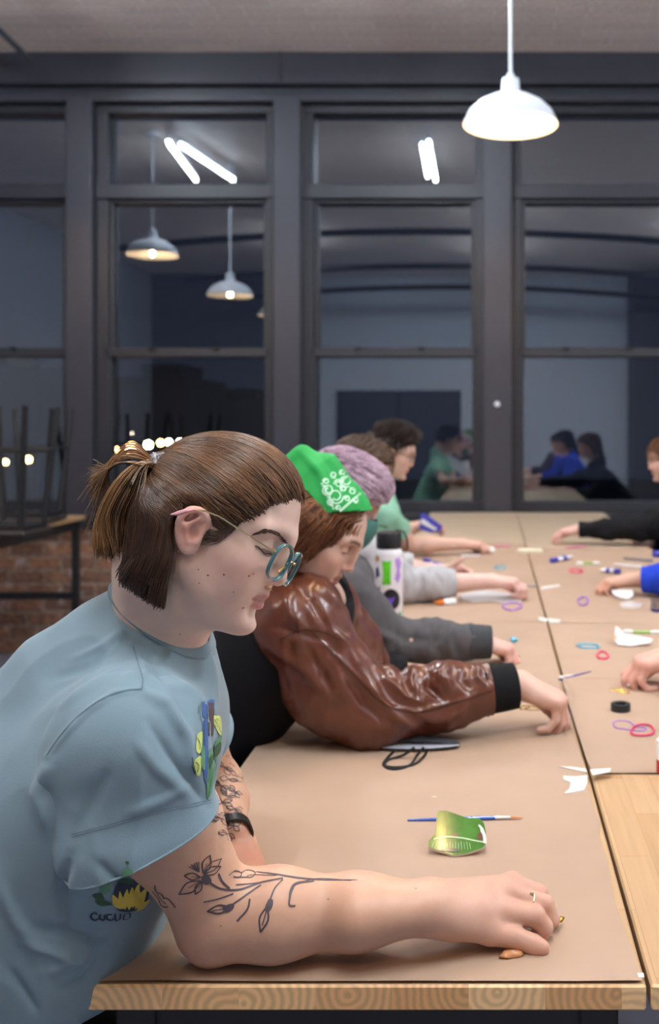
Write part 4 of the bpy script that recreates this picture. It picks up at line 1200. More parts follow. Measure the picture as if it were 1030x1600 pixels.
# ribbed collar following the neck opening
for lp in boundary_loops(Qs):
    if np.linalg.norm(Vs[lp].mean(0)-ncen) < .10:
        rg = resample_loop(Vs[lp], 110, 14); V = []; n = len(rg); Fc = []
        for i in range(n):
            c = rg[i]; rd = nrm(c-ncen-nax*np.dot(c-ncen, nax)); out = nrm(rd*.8-nax*.6)
            for (dh, dr) in ((-.016, .0010), (-.012, .0026), (.000, .0030), (.006, .0022), (.0085, .0004), (.007, -.0014), (-.004, -.0010)): V.append(c+(-out)*dh*.9+(nax*.75+rd*.6)*dr)
        m_ = 7
        for i in range(n):
            for k in range(m_): Fc.append((i*m_+k, i*m_+(k+1) % m_, ((i+1) % n)*m_+(k+1) % m_, ((i+1) % n)*m_+k))
        np_mesh('collar', np.array(V), Fc, M['tee'], tee)
        break
hem('sleeve_hem', Va, Qa, .0013, M['tee'], sleeveN)
hem('sleeve_hem', Vf, Qf, .0013, M['tee'], sf)
# printed picture on the chest and plants on the belly
M['p_green'] = mat('print_green', srgb(92, 142, 104), .8); M['p_dgreen'] = mat('print_dark_green', srgb(52, 86, 62), .8)
M['p_lime'] = mat('print_lime', srgb(196, 208, 120), .8); M['p_yellow'] = mat('print_yellow', srgb(206, 182, 78), .8)
M['p_blue'] = mat('print_blue', srgb(66, 96, 150), .8); M['p_brown'] = mat('print_brown', srgb(86, 62, 60), .8)
M['p_navy'] = mat('print_navy', srgb(44, 56, 76), .8)
PM = [M['p_green'], M['p_dgreen'], M['p_lime'], M['p_yellow'], M['p_blue'], M['p_brown'], M['p_navy']]
def z4(cx, cy): return (cx*.3883, 1000+cy*.3883)
def leaf(a, b_, wd): 
    a = np.array(a, float); b_ = np.array(b_, float); n = np.array([-(b_-a)[1], (b_-a)[0]])*wd
    return [tuple(a), tuple(a+(b_-a)*.35+n), tuple(a+(b_-a)*.75+n*.6), tuple(b_), tuple(a+(b_-a)*.75-n*.6), tuple(a+(b_-a)*.35-n)]
pr = []
for a_, e_, wd, mi in (((420, 1040), (372, 1025), .3, 1), ((410, 1020), (440, 968), .35, 0), ((380, 1050), (450, 1062), .18, 1), ((470, 975), (540, 965), .22, 1), ((490, 945), (535, 925), .4, 0), ((520, 900), (505, 890), .4, 1), ((460, 990), (540, 1000), .25, 6),
                       ((480, 1080), (452, 1020), .22, 3), ((490, 1080), (480, 1008), .16, 3), ((500, 1082), (508, 1000), .16, 3), ((515, 1084), (530, 990), .15, 3), ((530, 1075), (560, 975), .16, 3), ((540, 1080), (590, 990), .16, 3), ((500, 1075), (450, 1050), .2, 3), ((540, 930), (552, 960), .3, 2), ((545, 1085), (600, 1040), .14, 3)):
    pr.append(([z4(*q) for q in leaf(a_, e_, wd)], mi))
pr.insert(0, ([z4(*q) for q in ((455, 1040), (470, 985), (560, 960), (600, 1010), (560, 1080), (480, 1090))], 6))
draw_fill('belly_print', bvS, pr, PM, tee, off=.0008, step=3)
draw_lines('belly_print_lettering', bvS, [([z4(*q) for q in c], .0022) for c in ([(392, 1100), (375, 1098), (365, 1112), (380, 1126), (396, 1120)], [(402, 1102), (402, 1120), (418, 1124), (422, 1104)], [(450, 1104), (434, 1104), (430, 1120), (446, 1126), (456, 1118)], [(462, 1100), (464, 1124), (480, 1122), (484, 1100)], [(500, 1100), (496, 1122), (520, 1116), (520, 1098), (502, 1100)])], M['p_navy'], tee, off=.0009)
pr = [([z4(*q) for q in c], mi) for c, mi in (
    ([(812, 250), (860, 242), (852, 300), (815, 310)], 4), ([(830, 262), (858, 258), (856, 380), (834, 372)], 5), ([(858, 305), (886, 312), (887, 385), (860, 340)], 2), ([(790, 380), (812, 372), (806, 450), (786, 445)], 2), ([(812, 330), (832, 330), (832, 560), (818, 540)], 4),
    ([(782, 480), (806, 470), (800, 545), (776, 520)], 2), ([(835, 450), (880, 390), (888, 400), (850, 560), (832, 600)], 0), ([(828, 560), (860, 520), (850, 600), (832, 640)], 0), ([(836, 480), (858, 450), (856, 480), (838, 520)], 1), ([(858, 430), (884, 410), (882, 450), (860, 470)], 1), ([(770, 500), (782, 520), (780, 540)], 6), ([(806, 440), (818, 430), (820, 520), (806, 505)], 0))]
draw_fill('chest_print', bvS, pr, PM, tee, off=.0008, step=3)
dl = [([z4(*q) for q in c], .0011) for c in ([(858, 320), (872, 345), (884, 372)], [(790, 395), (800, 420), (798, 442)], [(880, 400), (862, 470), (838, 590)], [(850, 535), (842, 590), (834, 632)], [(784, 490), (795, 505), (790, 530)], [(865, 318), (884, 330)], [(860, 345), (880, 352)],
      [(870, 405), (856, 425), (852, 450)], [(884, 430), (872, 455), (860, 472)], [(846, 500), (838, 540), (832, 570)], [(806, 250), (800, 290), (806, 330)], [(796, 265), (792, 300)], [(820, 330), (816, 380), (820, 430)], [(770, 470), (776, 500), (786, 540)], [(850, 470), (866, 500), (860, 530)])]
draw_lines('chest_print_outline', bvS, dl, M['p_dgreen'], tee, off=.0018)

# ---------------- trousers, shoes
s = S()
s.cap(pel1+np.array([0, -.09, 0]), pel1+np.array([0, .09, 0]), .13, None, .04); s.cap(pel1+np.array([.03, -.08, .10]), pel1+np.array([.03, .08, .10]), .128, None, .05)
for sy in (-1, 1):
    kn = pel1+np.array([.42, sy*.10, -.05]); an = kn+np.array([-.08, 0, -.52])
    s.cap(pel1+np.array([0, sy*.09, -.03]), kn, .092, .068, .04); s.cap(kn, an, .064, .045, .03)
Vt, Qt = s.mesh(.009)
M['denim'] = mat('black_denim', srgb(26, 28, 32), .8)
np_mesh('trousers', Vt, Qt, M['denim'], W1)
M['shoe'] = mat('dark_shoe', srgb(34, 34, 38), .6)
def shoes(par, ankles, face=1):
    for a in ankles:
        s = S(); a = np.array(a)
        s.cap(a+np.array([0, 0, -.02]), a+np.array([face*.02, 0, -.05]), .05, .045, .02); s.cap(a+np.array([face*.02, 0, -.06]), a+np.array([face*.14, 0, -.07]), .042, .034, .03)
        v, q = s.mesh(.008); np_mesh('shoe', v, q, M['shoe'], par)
shoes(W1, [pel1+np.array([.34, sy*.10, -.58]) for sy in (-1, 1)])

# ---------------- hair of the woman in front
def build_long_hair():
    s = S()
    E = lambda c, r, k=.012, op='u': s.ell(L1(*c), r, R1, k, op)
    E((.004, 0, .047), (.0915, .0815, .0820), .015)
    E((.030, 0, .062), (.067, .067, .062), .03)
    hp_ = P(242, 728, 1.175)
    s.cap(L1(-.045, 0, .045), hp_, .030, .010, .02)
    # loose bob on both sides and at the back
    for Yb, x0 in ((1.105, 0), (1.24, 0)):
        s.cap(P(262+x0, 800, Yb), P(250+x0, 918, Yb), .022, .018, .03)
    for Yb in (1.12, 1.17, 1.225):
        s.cap(P(246, 800, Yb), P(218, 893, Yb), .022, .018, .04)
    for sy in (-1, 1): E((.016, sy*.088, .012), (.025, .022, .034), .008, 's')
    V, Q = s.mesh(.003)
    def g(V):
        q = (V-O1)@R1
        z = q[:, 2]; ay = np.abs(q[:, 1])
        xm = np.interp(z, [-.2, -.035, -.030, .018, .030, .040, .052, .066, .080, .088, .105, .14], [.004, .002, -.002, .002, .012, .036, .058, .068, .078, .083, .09, .12])
        xm = xm - np.clip((ay-.03)/.05, 0, 1)*0.0
        front = np.interp(z, [.06, .088, .1, .13], [.0, 0, 0, .0])
        # towards the forehead middle the hairline sits higher
        zl = .088-.0*ay
        g1 = (q[:, 0]-xm)*.8
        mid = ay < .045
        g2 = np.where(mid & (q[:, 0] > .02), np.minimum(.085-z, q[:, 0]-.02), -1)
        return np.maximum(g1, g2)
    full = (V, Q)
    V, Q = clip_mesh(V, Q, lambda P_: g(P_)+.006, .003)
    return V, Q, full
Vh, Qh, fullH = build_long_hair()
Vh = smooth_mesh(Vh, Qh, 1, .4)
M['hair_base'] = mat('dark_brown_hair', srgb(40, 26, 20), .9, var=.15, vscale=50, spec=.1)
hair1 = np_mesh('hair', Vh, Qh, M['hair_base'], W1)
bvH = bvh_of(*fullH)
clip_pt = P(244, 727, 1.175)
R_ = np.random.default_rng(3)
DK, LT = (.035, .016, .008), (.30, .135, .05)
st = []; cl = []
def march(bvh, cen, p, target, off, k=14, drift=None, maxlen=None):
    out = []; p = on_surface(bvh, p, off, cen)
    tot = np.linalg.norm(target-p); step = tot*1.12/(k-1) if maxlen is None else maxlen/(k-1)
    for i in range(k):
        out.append(p)
        d = target-p; L_ = np.linalg.norm(d)
        if L_ < step: p = p+d*.5; continue
        n = nrm(p-cen); d = d/L_; d = nrm(d-n*np.dot(d, n)*.9)
        if drift is not None: d = nrm(d+drift*(1-i/k))
        p = on_surface(bvh, p+d*step, off, cen)
    return np.array(out)
HC = L1(-.01, 0, .045)
hl = [(.004, -.077, .030), (.022, -.076, .026), (.040, -.072, .026), (.050, -.069, .036), (.058, -.064, .048), (.066, -.056, .060), (.076, -.042, .074), (.083, -.024, .083), (.087, 0, .087), (.083, .024, .084), (.076, .042, .076), (.060, .060, .056), (.045, .068, .036)]
hlc = catmull(hl, 10)
for i in range(5200):
    t = R_.random()
    p0 = hlc[int(t*(len(hlc)-1))]+R_.normal(0, .0022, 3)
    if i % 2: p0 = p0*(1-(u_r := R_.random()*.85))+np.array([-.088, 0, .066])*u_r
    a = HC+nrm(L1(*p0)-HC)*.11
    lift = R1@np.array([0, 0, .22*R_.random()])
    c = march(bvH, HC, a, clip_pt+R_.normal(0, .006, 3), .0005+.0022*R_.random(), 14, lift)
    if i % 2 == 0:
        r0_ = on_surface(bv1, a, -.0006, HC); f_ = np.clip(np.arange(14)/3.0, 0, 1)[:, None]
        sk = np.array([on_surface(bv1, q_, .0003, HC) for q_ in c[:4]]); c[:4] = sk*(1-f_[:4])+c[:4]*f_[:4]
    c += R_.normal(0, .0004, 3); st.append(c)
    streak = .5+.5*math.sin(p0[1]*190+p0[2]*130+p0[0]*60)
    hi = np.clip(R_.beta(1.2, 3.2)*.8+.30*streak*(p0[2] > .05), 0, 1)
    cl.append(np.array(DK)*(1-hi)+np.array(LT)*hi)
# behind the ear: from below the clip down to the ends of the bob
for i in range(3400):
    s_ = R_.random(); far = R_.random() < .18
    Yb = 1.245 if far else 1.10+.04*R_.random()*(1-s_)
    top = P(*( (240+50*s_, 742+20*s_+R_.normal(0, 12)) ), 1.17)
    top = on_surface(bvH, np.array([top[0], Yb-.03 if not far else Yb+.03, top[2]]), .001, O1)
    bx, by = 188+66*s_+R_.normal(0, 3), 903+42*s_+R_.normal(0, 5)
    bot = P(bx, by, Yb-.004-.01*R_.random())
    mx = P(224+60*s_, 815, Yb-.022*(1 if not far else -1)); m3 = P(208+72*s_, 868, Yb-.018*(1 if not far else -1))
    c = surf_strand(bvH, O1, [top, mx, m3], .0008+.002*R_.random(), 10)
    c = np.vstack([c, c[-1]*.5+bot*.5+np.array([0, -.004, 0]), bot, ]); c = catmull(c, 1)
    c = np.array([np.interp(np.linspace(0, 1, 14), np.linspace(0, 1, len(c)), c[:, k]) for k in range(3)]).T
    st.append(c); hi = R_.beta(1.1, 5.5); cl.append(np.array((.028, .013, .007))*(1-hi)+np.array((.20, .09, .035))*hi)
# thin wisps in front of the ear
for i in range(26):
    a = L1(.050+.01*R_.random(), -.071, .034+.012*R_.random()); e_ = L1(.022+.014*R_.random(), -.076, -.004+.022*R_.random())
    c = np.array([on_surface(bv1, a+(e_-a)*t+R1@np.array([.006*math.sin(math.pi*t), 0, -.004*math.sin(math.pi*t)]), .0012, HC) for t in np.linspace(0, 1, 14)])
    st.append(c); cl.append((.07, .035, .018))
tubes('hair_strands', st, .00068, .0004, cl, M['hair'], hair1, 4)
# ponytail
st = []; cl = []
for i in range(4200):
    u = R_.random(); v = R_.normal(0, 1)
    u = u**.9
    end = np.array([150+72*u+R_.normal(0, 4), 868-6*abs(u-.5)-18*(1-u)*R_.random()+R_.normal(0, 6)])
    top = R_.random() < .10
    if top: end = np.array([150+R_.normal(0, 8), 742+R_.normal(0, 10)+20*R_.random()])
    m_ = np.array([178+50*u*1.0, 752+30*u]) if not top else np.array([195, 722])
    m2 = np.array([149+72*u, 810]) if not top else np.array([172, 730])
    Ym = 1.175+.028*v; Yc = 1.175+.010*v
    c = catmull([P(246, 727+R_.normal(0, 5), Yc), P(216+14*u, 722+12*u, Yc*.5+Ym*.5), P(*m_, Ym), P(*m2, Ym), P(*end, Ym)], 4)
    c = np.array([np.interp(np.linspace(0, 1, 15), np.linspace(0, 1, len(c)), c[:, k]) for k in range(3)]).T
    st.append(c); hi = np.clip(R_.beta(1.5, 2.6)+(.25 if u < .3 else -.12), 0, 1); cl.append(np.array((.035, .017, .009))*(1-hi)+np.array((.40, .20, .075))*hi)
for i in range(45):
    end = np.array([140+R_.normal(0, 10)+30*R_.random(), 745+90*R_.random()]); Ym = 1.17+R_.normal(0, .02)
    c = catmull([P(246, 725, 1.175), P(205, 705+R_.normal(0, 8), Ym), P(170, 720+20*R_.random(), Ym), P(*end, Ym)], 5)
    c = np.array([np.interp(np.linspace(0, 1, 15), np.linspace(0, 1, len(c)), c[:, k]) for k in range(3)]).T
    st.append(c); cl.append((.3, .15, .06))
tubes('ponytail', st, .0006, .0003, cl, M['hair'], hair1, 4)
# sparkling clip
M['crystal'] = mat('clear_crystal', srgb(225, 225, 230), .08, metal=.6, var=.3, vscale=300)
mb = MB()
for i in range(16):
    t = i/15; c = P(247-6*t+R_.normal(0, 2), 712+42*t, 1.150-.004*math.sin(t*3))+np.array([0, -.008, .0])
    r = .0028+.0012*R_.random(); mb.lathe([(0, -r), (r*.8, -r*.5), (r, 0), (r*.7, r*.6), (0, r)], c, 6)
mb.tube([P(249, 708, 1.146), P(246, 730, 1.138), P(240, 756, 1.145)], .0016, 6)
for x in (-1, 1): mb.tube([P(247, 712, 1.145), P(247+x*9, 708, 1.142)], .002, 6)
mb.build('hair_clip', M['crystal'], hair1)

# ---------------- glasses
def frame_pts(cy, w, h, x0, tilt=0):
    pts = []
    for a in np.linspace(0, 2*math.pi, 40, endpoint=False):
        ca, sa = math.cos(a), math.sin(a)
        n = 2.7; r = (abs(ca)**n+abs(sa)**n)**(-1/n)
        y = cy+w*ca*r; z = h*sa*r
        pts.append(L1(x0-abs(y)*.10+z*.10, y, .0055+z+(.002 if z > 0 else 0)-y*.12))
    return np.array(pts)
gl = empty('glasses', tuple(L1(.10, 0, .005)), 'round-cornered teal translucent glasses with thin gold temples on the front person', 'glasses')
M['teal_acetate'] = mat('teal_acetate', srgb(84, 138, 146), .12, var=.1, coat=.5, trans=.35)
M['gold'] = mat('thin_gold', srgb(222, 196, 150), .25, metal=1.0, var=.05)
mat_lens, nt, b_ = new_mat('clear_lens'); nt.nodes.remove(b_)
tr = N(nt, 'ShaderNodeBsdfTransparent'); tr.inputs[0].default_value = (.93, .97, .97, 1); g2 = N(nt, 'ShaderNodeBsdfGlossy'); g2.inputs['Roughness'].default_value = .03
mx = N(nt, 'ShaderNodeMixShader'); mx.inputs[0].default_value = .10
nt.links.new(tr.outputs[0], mx.inputs[1]); nt.links.new(g2.outputs[0], mx.inputs[2]); nt.links.new(mx.outputs[0], nt.nodes['Material Output'].inputs[0])
for sy in (-1, 1):
    fp = frame_pts(sy*.0315, .0255, .0200, .1135)
    fr_ = MB().tube(fp, .0021, 8, closed=True, flat=1.3).build('rim', M['teal_acetate'], gl, smooth=True)
    c = fp.mean(0); V = [c]+list(fp); MB().add(V, [(0, i+1, (i+1) % len(fp)+1) for i in range(len(fp))]).build('lens', mat_lens, fr_, smooth=True)
    
    hinge = L1(.106, sy*.0585, .014-sy*.007)
    arm_pts = [hinge, hinge*.5+P(343, 807, 1.090)*.5, P(343, 807, 1.090), P(322, 799, 1.083), P(302, 796, 1.079)] if sy < 0 else [hinge, L1(.085, .068, .012), L1(.05, .0790, .022), L1(.018, .0860, .036)]
    MB().tube(arm_pts, .0011, 6).build('temple_arm', M['gold'], gl, smooth=True)
    MB().tube([hinge+R1@np.array([.004, -sy*.002, 0]), hinge+R1@np.array([-.004, 0, .001])], .0018, 8).build('hinge', M['gold'], gl, smooth=True)
M['pink'] = mat('pink_plastic', srgb(226, 164, 168), .35, var=.03)
MB().tube([P(304, 796, 1.079), P(292, 798, 1.074), P(280, 802, 1.074), P(267, 804, 1.078)], [.0012, .0030, .0036, .0010], 8, flat=.8).build('temple_tip', M['pink'], gl, smooth=True)
MB().tube([L1(.1125, -.008, .010), L1(.1155, -.003, .0135), L1(.1155, .003, .0135), L1(.1125, .008, .010)], .0011, 6).build('bridge', M['gold'], gl, smooth=True)
for sy in (-1, 1): MB().tube([L1(.1120, sy*.009, .006), L1(.1080, sy*.0105, -.002)], [.0012, .0028], 8).build('nose_pad', M['gold'], gl, smooth=True)
# jewellery
sr = MB(); c = L1(.1015, 0, -.0255)
sr.tube([c+R1@np.array([.0045*math.cos(a), .0045*math.sin(a), -.001]) for a in np.linspace(-2.6, 2.6, 14)], .0007, 6); sr.build('septum_ring', M['gold'], body1, smooth=True)
MB().lathe([(0, -.0016), (.0016, 0), (0, .0016)], L1(.010, -.0790, -.018), 8).build('ear_stud', M['gold'], body1, smooth=True)
fr = P(833, 1416, 1.17); fd_ = nrm(pip[1]-mcp[1]); u = nrm(np.cross(fd_, (0, 1, 0))); v = np.cross(fd_, u); cc = mcp[1]*.38+pip[1]*.62+np.array([0, -.002, -.002])
o = MB().tube([cc+(u*math.cos(a)+v*math.sin(a))*.0126 for a in np.linspace(0, 2*math.pi, 30, endpoint=False)], .0011, 6, closed=True).tube([cc+nrm(np.array([0, -.3, 1]))*.0135-fd_*.002, cc+nrm(np.array([0, -.3, 1]))*.0145+fd_*.003], .0016, 6).build('finger_ring', M['gold'], None, smooth=True)
tag(o, 'thin gold ring on the middle finger of the front person\'s outstretched hand', 'ring')
# watch
wa = empty('wristwatch', tuple(wrF), 'silver and black watch on the front person\'s far wrist', 'watch')
fd_ = nrm(wrF-elF); u = nrm(np.cross(fd_, (0, 1, 0))); v = np.cross(fd_, u); cc = wrF+fd_*.004
M['watch_band'] = mat('black_watch_band', srgb(28, 28, 32), .4); M['silver'] = mat('polished_silver', srgb(225, 225, 228), .18, metal=.9, var=.02)
V = []; n = 40
for i in range(n):
    a = 2*math.pi*i/n; d = u*math.cos(a)+v*math.sin(a)
    for (x, r) in ((-.009, .0262), (-.009, .0290), (.009, .0290), (.009, .0262)): V.append(cc+fd_*x+d*r)
Fc = [(i*4+k, i*4+(k+1) % 4, ((i+1) % n)*4+(k+1) % 4, ((i+1) % n)*4+k) for i in range(n) for k in range(4)]
np_mesh('band', np.array(V), Fc, M['watch_band'], wa, smooth=False)
up_ = nrm(np.array([-.25, -.9, .35])); up_ = nrm(up_-fd_*np.dot(up_, fd_)); s2 = np.cross(fd_, up_)
MB().box(cc+up_*.030, (.026, .026, .009), R=np.stack([fd_, s2, up_], 1), bev=.003).build('watch_case', M['silver'], wa)
# the stool below
e = bar_stool('bar stool under the front person in the pale blue shirt'); e.location = (pel1[0], 1.2, 0.0)

# ================================================================== the others along the table
def hair_on(bvh, cen, V, O, R, sc, flow, n, ln, rad, dark, light, m, parent, name='hair_strands', pick=None, lift=.004, k=7, seed=1, bias=.5):
    r = np.random.default_rng(seed)
    q = ((V-O)@R)/sc
    ok = np.ones(len(V), bool) if pick is None else pick(q)
    src = V[ok]; st = []; cl = []
    if len(src) == 0: return None
    for i in range(n):
        p = src[r.integers(len(src))].copy(); c = []
        for j in range(k):
            ql = ((p-O)@R)/sc
            n_ = nrm(p-cen); f = R@np.array(flow(ql))+r.normal(0, .12, 3); f = nrm(f-n_*np.dot(f, n_)*.8)
            c.append(p+n_*lift*j/k*sc)
            p = on_surface(bvh, p+f*ln/(k-1), .0012, cen)
        st.append(c)
        h = r.beta(1.3, 1.3/bias); cl.append(np.array(dark)*(1-h)+np.array(light)*h)
    return tubes(name, st, rad, rad*.5, cl, m, parent, 3)
def person(label, O, phi, yaw, sc, face, sh, pel, arms, shirt, sleeve=('wrist', .055, .045), skin=(.66, .42, .34), brow=(.06, .035, .025),
           hair=None, h=.0042, collar_r=.075, roll=0, nb=None, cuff=None, fold=None, torso_infl=.014, hcol=((.05, .025, .012), (.2, .1, .05)), jeans=None, hands=(True, True), extra=None, loc=None, sleeve2=None):
    O, R = head_frame(O, phi, face, yaw, roll)
    e = empty('person', loc or (float(pel[0]), float(pel[1]), 0), label, 'person')
    nb = O+R@(np.array([-.045, 0, -.05])*sc)+np.array([-.015*face, 0, -.085]) if nb is None else nb
    b = S(); pel = np.array(pel)
    torso_sdf(b, nb, sh, pel)
    for a, s0 in zip(arms, sh):
        b.cap(s0, s0+(a['el']-s0)*.5, .052, .048, .03); b.cap(s0+(a['el']-s0)*.5, a['el'], .048, .040, .02)
        m_ = a['el']+(a['wr']-a['el'])*.3
        b.cap(a['el'], m_, .040, .043, .02); b.cap(m_, a['wr'], .042, .027, .02)
        add_hand(b, a['wr'], a['f'], a.get('u', (0, 0, 1)), a['side'], a.get('sc', .95), a.get('a0', (22, 26, 30, 34)), a.get('cur', (38, 34, 20)), thumb=a.get('thumb'))
    L = add_head(b, O, R, sc, True, (nb, .058))
    for sy in (-1, 1): b.cap(pel+np.array([0, sy*.09, -.03]), pel+np.array([.40*face, sy*.10, -.05]), .075, .055, .04)
    V, Q = b.mesh(h)
    C = skin_color(V, O, R, sc, skin, brow)
    for a in arms:
        g = np.exp(-(np.linalg.norm(V-(a['wr']+nrm(a['f'])*.10), axis=1)/.06)**2)*.45
        C = C*(1-g[:, None])+np.array([skin[0], skin[1]*.72, skin[2]*.70])*g[:, None]
    body = np_mesh('body', V, Q, M['skin_far'], e, col=C)
    # shirt: torso, and each sleeve a part of it
    s = S(); torso_sdf(s, nb, sh, pel, infl=torso_infl, hip=True)
    s.cap(nb+np.array([-.01*face, 0, .0]), nb+np.array([0, 0, -.06]), .066, .09, .04)
    hh = max(h, .005)
    Vs, Qs = s.mesh(hh); Vs = smooth_mesh(Vs, Qs, 1, .5)
    Vs = Vs+vnormals(Vs, Qs)*(hashnoise(Vs, 13, 3)*.006)[:, None]
    nx = nrm(O+R@np.array([.02, 0, 0])-nb)
    def g(V_):
        q = V_-nb; hgt = q@nx; rad = np.linalg.norm(q-hgt[:, None]*nx, axis=1)
        return np.maximum(np.where(rad < .14, hgt-.022+.8*q[:, 1]**2, -1), .93-V_[:, 2])
    Vs, Qs = clip_mesh(Vs, Qs, g, hh)
    so = np_mesh('shirt', Vs, Qs, shirt, e)
    for ai, (a, s0) in enumerate(zip(arms, sh)):
        kind, r0, r1 = sleeve; q = S(); el, w = a['el'], a['wr']; sh_m = a.get('mat', shirt); off = np.array(a.get('sag', (0, 0, 0)))
        if kind == 'short':
            q.cap(s0, s0+(el-s0)*.75, r0+.012, r1+.008, .03); cutp = s0+(el-s0)*.55; cn = nrm(el-s0)
        else:
            t = {'wrist': .90, 'elbow': .58}[kind]; t = a.get('t', t); mid = a.get('mid', .5)
            q.cap(s0, s0+(el-s0)*.6+off, r0+.014, r0+.012, .04); q.cap(s0+(el-s0)*.6+off, el+off*.5, r0+.010, r0, .04)
            we = el+(w-el)*min(t+.12, 1.05); q.cap(el+off*.3, el+(we-el)*.5, r0, (r0+r1)/2+.004, .04); q.cap(el+(we-el)*.5, we, (r0+r1)/2, r1, .03)
            cutp = el+(w-el)*t; cn = nrm(w-el)
        Vv, Qq = q.mesh(h if 'folds' in a else hh); Vv = smooth_mesh(Vv, Qq, 1, .5)
        if 'folds' in a: Vv = folds(Vv, Qq, a['folds'])
        Vv = Vv+vnormals(Vv, Qq)*(hashnoise(Vv, 26, 5)*.0045+hashnoise(Vv*np.array([2.2, 1, 1]), 30, 6)*.003)[:, None]
        Vv, Qq = clip_mesh(Vv, Qq, lambda V_: np.where((V_-s0)@nrm(el-s0) > .0, (V_-cutp)@cn, -1) if kind == 'short' else np.where(np.linalg.norm(V_-w, axis=1) < .17, (V_-cutp)@cn, -1), hh)
        sl = np_mesh('sleeve', Vv, Qq, sh_m, so)
        a['bvh'] = bvh_of(Vv, Qq); a['obj'] = sl
        if cuff:
            u = nrm(np.cross(cn, (0, 1, 0))); v = np.cross(cn, u); cr, cl_, cm = cuff; Vc = []; n = 48
            prof = [(-.012, r1-.001), (-.004, r1+.002), (.002, cr+.002), (cl_*.5, cr+.001), (cl_, cr-.001), (cl_+.002, cr-.005), (cl_-.004, cr-.009)]
            for i in range(n):
                an = 2*math.pi*i/n; d = u*math.cos(an)+v*math.sin(an)
                for (x, r_) in prof: Vc.append(cutp+cn*(x-.006)+d*(r_+.0012*(i % 2)))
            m_ = len(prof); Fc = [(i*m_+k, ((i+1) % n)*m_+k, ((i+1) % n)*m_+k+1, i*m_+k+1) for i in range(n) for k in range(m_-1)]
            np_mesh('cuff', np.array(Vc), Fc, cm, sl)
    # trousers and shoes
    s = S(); s.cap(pel+np.array([0, -.09, 0]), pel+np.array([0, .09, 0]), .13, None, .04); an_ = []
    for sy in (-1, 1):
        kn = pel+np.array([.42*face, sy*.10, -.05]); an = kn+np.array([-.08*face, 0, -.52]); an_.append(an)
        s.cap(pel+np.array([0, sy*.09, -.03]), kn, .085, .066, .04); s.cap(kn, an, .064, .045, .03)
    Vt, Qt = s.mesh(.014); np_mesh('trousers', Vt, Qt, jeans or M['denim'], e)
    for a in an_:
        s = S(); s.cap(a+np.array([0, 0, -.02]), a+np.array([face*.02, 0, -.22]), .042, .04, .02); s.cap(a+np.array([face*.02, 0, -.24]), a+np.array([face*.15, 0, -.27]), .042, .034, .03)
        v, q = s.mesh(.012); np_mesh('shoe', v, q, M['shoe'], e)
    # hair
    ho = None
    if hair:
        s = S(); hair(s, L, R, sc, O)
        hv, hq = s.mesh(max(h*.9, .0035)); full = (hv, hq)
        hv = hv+vnormals(hv, hq)*(hashnoise(hv, 60, 2)*.0025)[:, None]
        cf = hair.__dict__.get('clip')
        if cf:
            hv, hq = clip_mesh(hv, hq, lambda V_: cf(((V_-O)@R)/sc)*sc, .004)
        hb = mat('hair_base_colour', (*[c*.8 for c in hcol[0]], 1), .85, var=.15, spec=.1)
        ho = np_mesh('hair', hv, hq, hb, e)
        fl = hair.__dict__.get('flow', lambda q: (-1, 0, -.6)); n, ln, rad = hair.__dict__.get('strands', (700, .05, .0011))
        hair_on(bvh_of(*full), L(-.01, 0, .04), hv, O, R, sc, fl, n, ln, rad, hcol[0], hcol[1], M['hair'], ho, seed=int(O[1]*10), bias=hair.__dict__.get('bias', .5), lift=hair.__dict__.get('lift', .006))
    return e, O, R, L, so, arms, body
def std_clip(front=.083, temple=.045, low=-.02, side_low=.0):
    def f(q):
        x, y, z = q.T; ay = np.abs(y)
        xm = np.interp(z, [-.2, low, .0, .025, .045, .060, .078, .1], [-.012, -.004, .004, .022, temple, temple+.014, front, .2])
        return np.maximum(x-xm, side_low-z)
    return f
def short_cap(s, L, R, sc, O):
    s.ell(L(-.008, 0, .050), np.array([.109, .084, .092])*sc, R, .02); s.ell(L(.035, 0, .070), np.array([.062, .066, .060])*sc, R, .03)
M['leather'] = mat('brown_leather', srgb(94, 50, 34), 0.30, var=0.14, vscale=16, bump=0.25, bscale=260, bdist=.0012, coat=.14)
M['black_cloth'] = mat('black_cloth', srgb(20, 20, 24), 0.9, var=.1, bump=.2, bscale=300, spec=.2)
M['rib_black'] = mat('black_ribbing', srgb(22, 22, 24), .9, var=.1, spec=.2)
M['hoodie'] = mat('charcoal_fleece', srgb(84, 82, 84), 0.95, var=.08, vscale=30, bump=.25, bscale=400, bdist=.001, spec=.2)
M['rib_grey'] = mat('dark_grey_ribbing', srgb(66, 68, 72), .95, var=.06, spec=.2)
M['sweat'] = mat('light_grey_fleece', srgb(172, 170, 172), 0.95, var=.05, bump=.25, bscale=300, bdist=.001, spec=.2)
M['green_tee'] = mat('sage_green_cotton', srgb(136, 186, 160), 0.9, var=.05, bump=.2, bscale=300, spec=.2)
M['blue_cloth'] = mat('royal_blue_fleece', srgb(34, 66, 190), 0.85, var=.08, bump=.2, bscale=200, spec=.2)
M['dark_purple'] = mat('dark_plum_cloth', srgb(60, 44, 62), .9, var=.1)

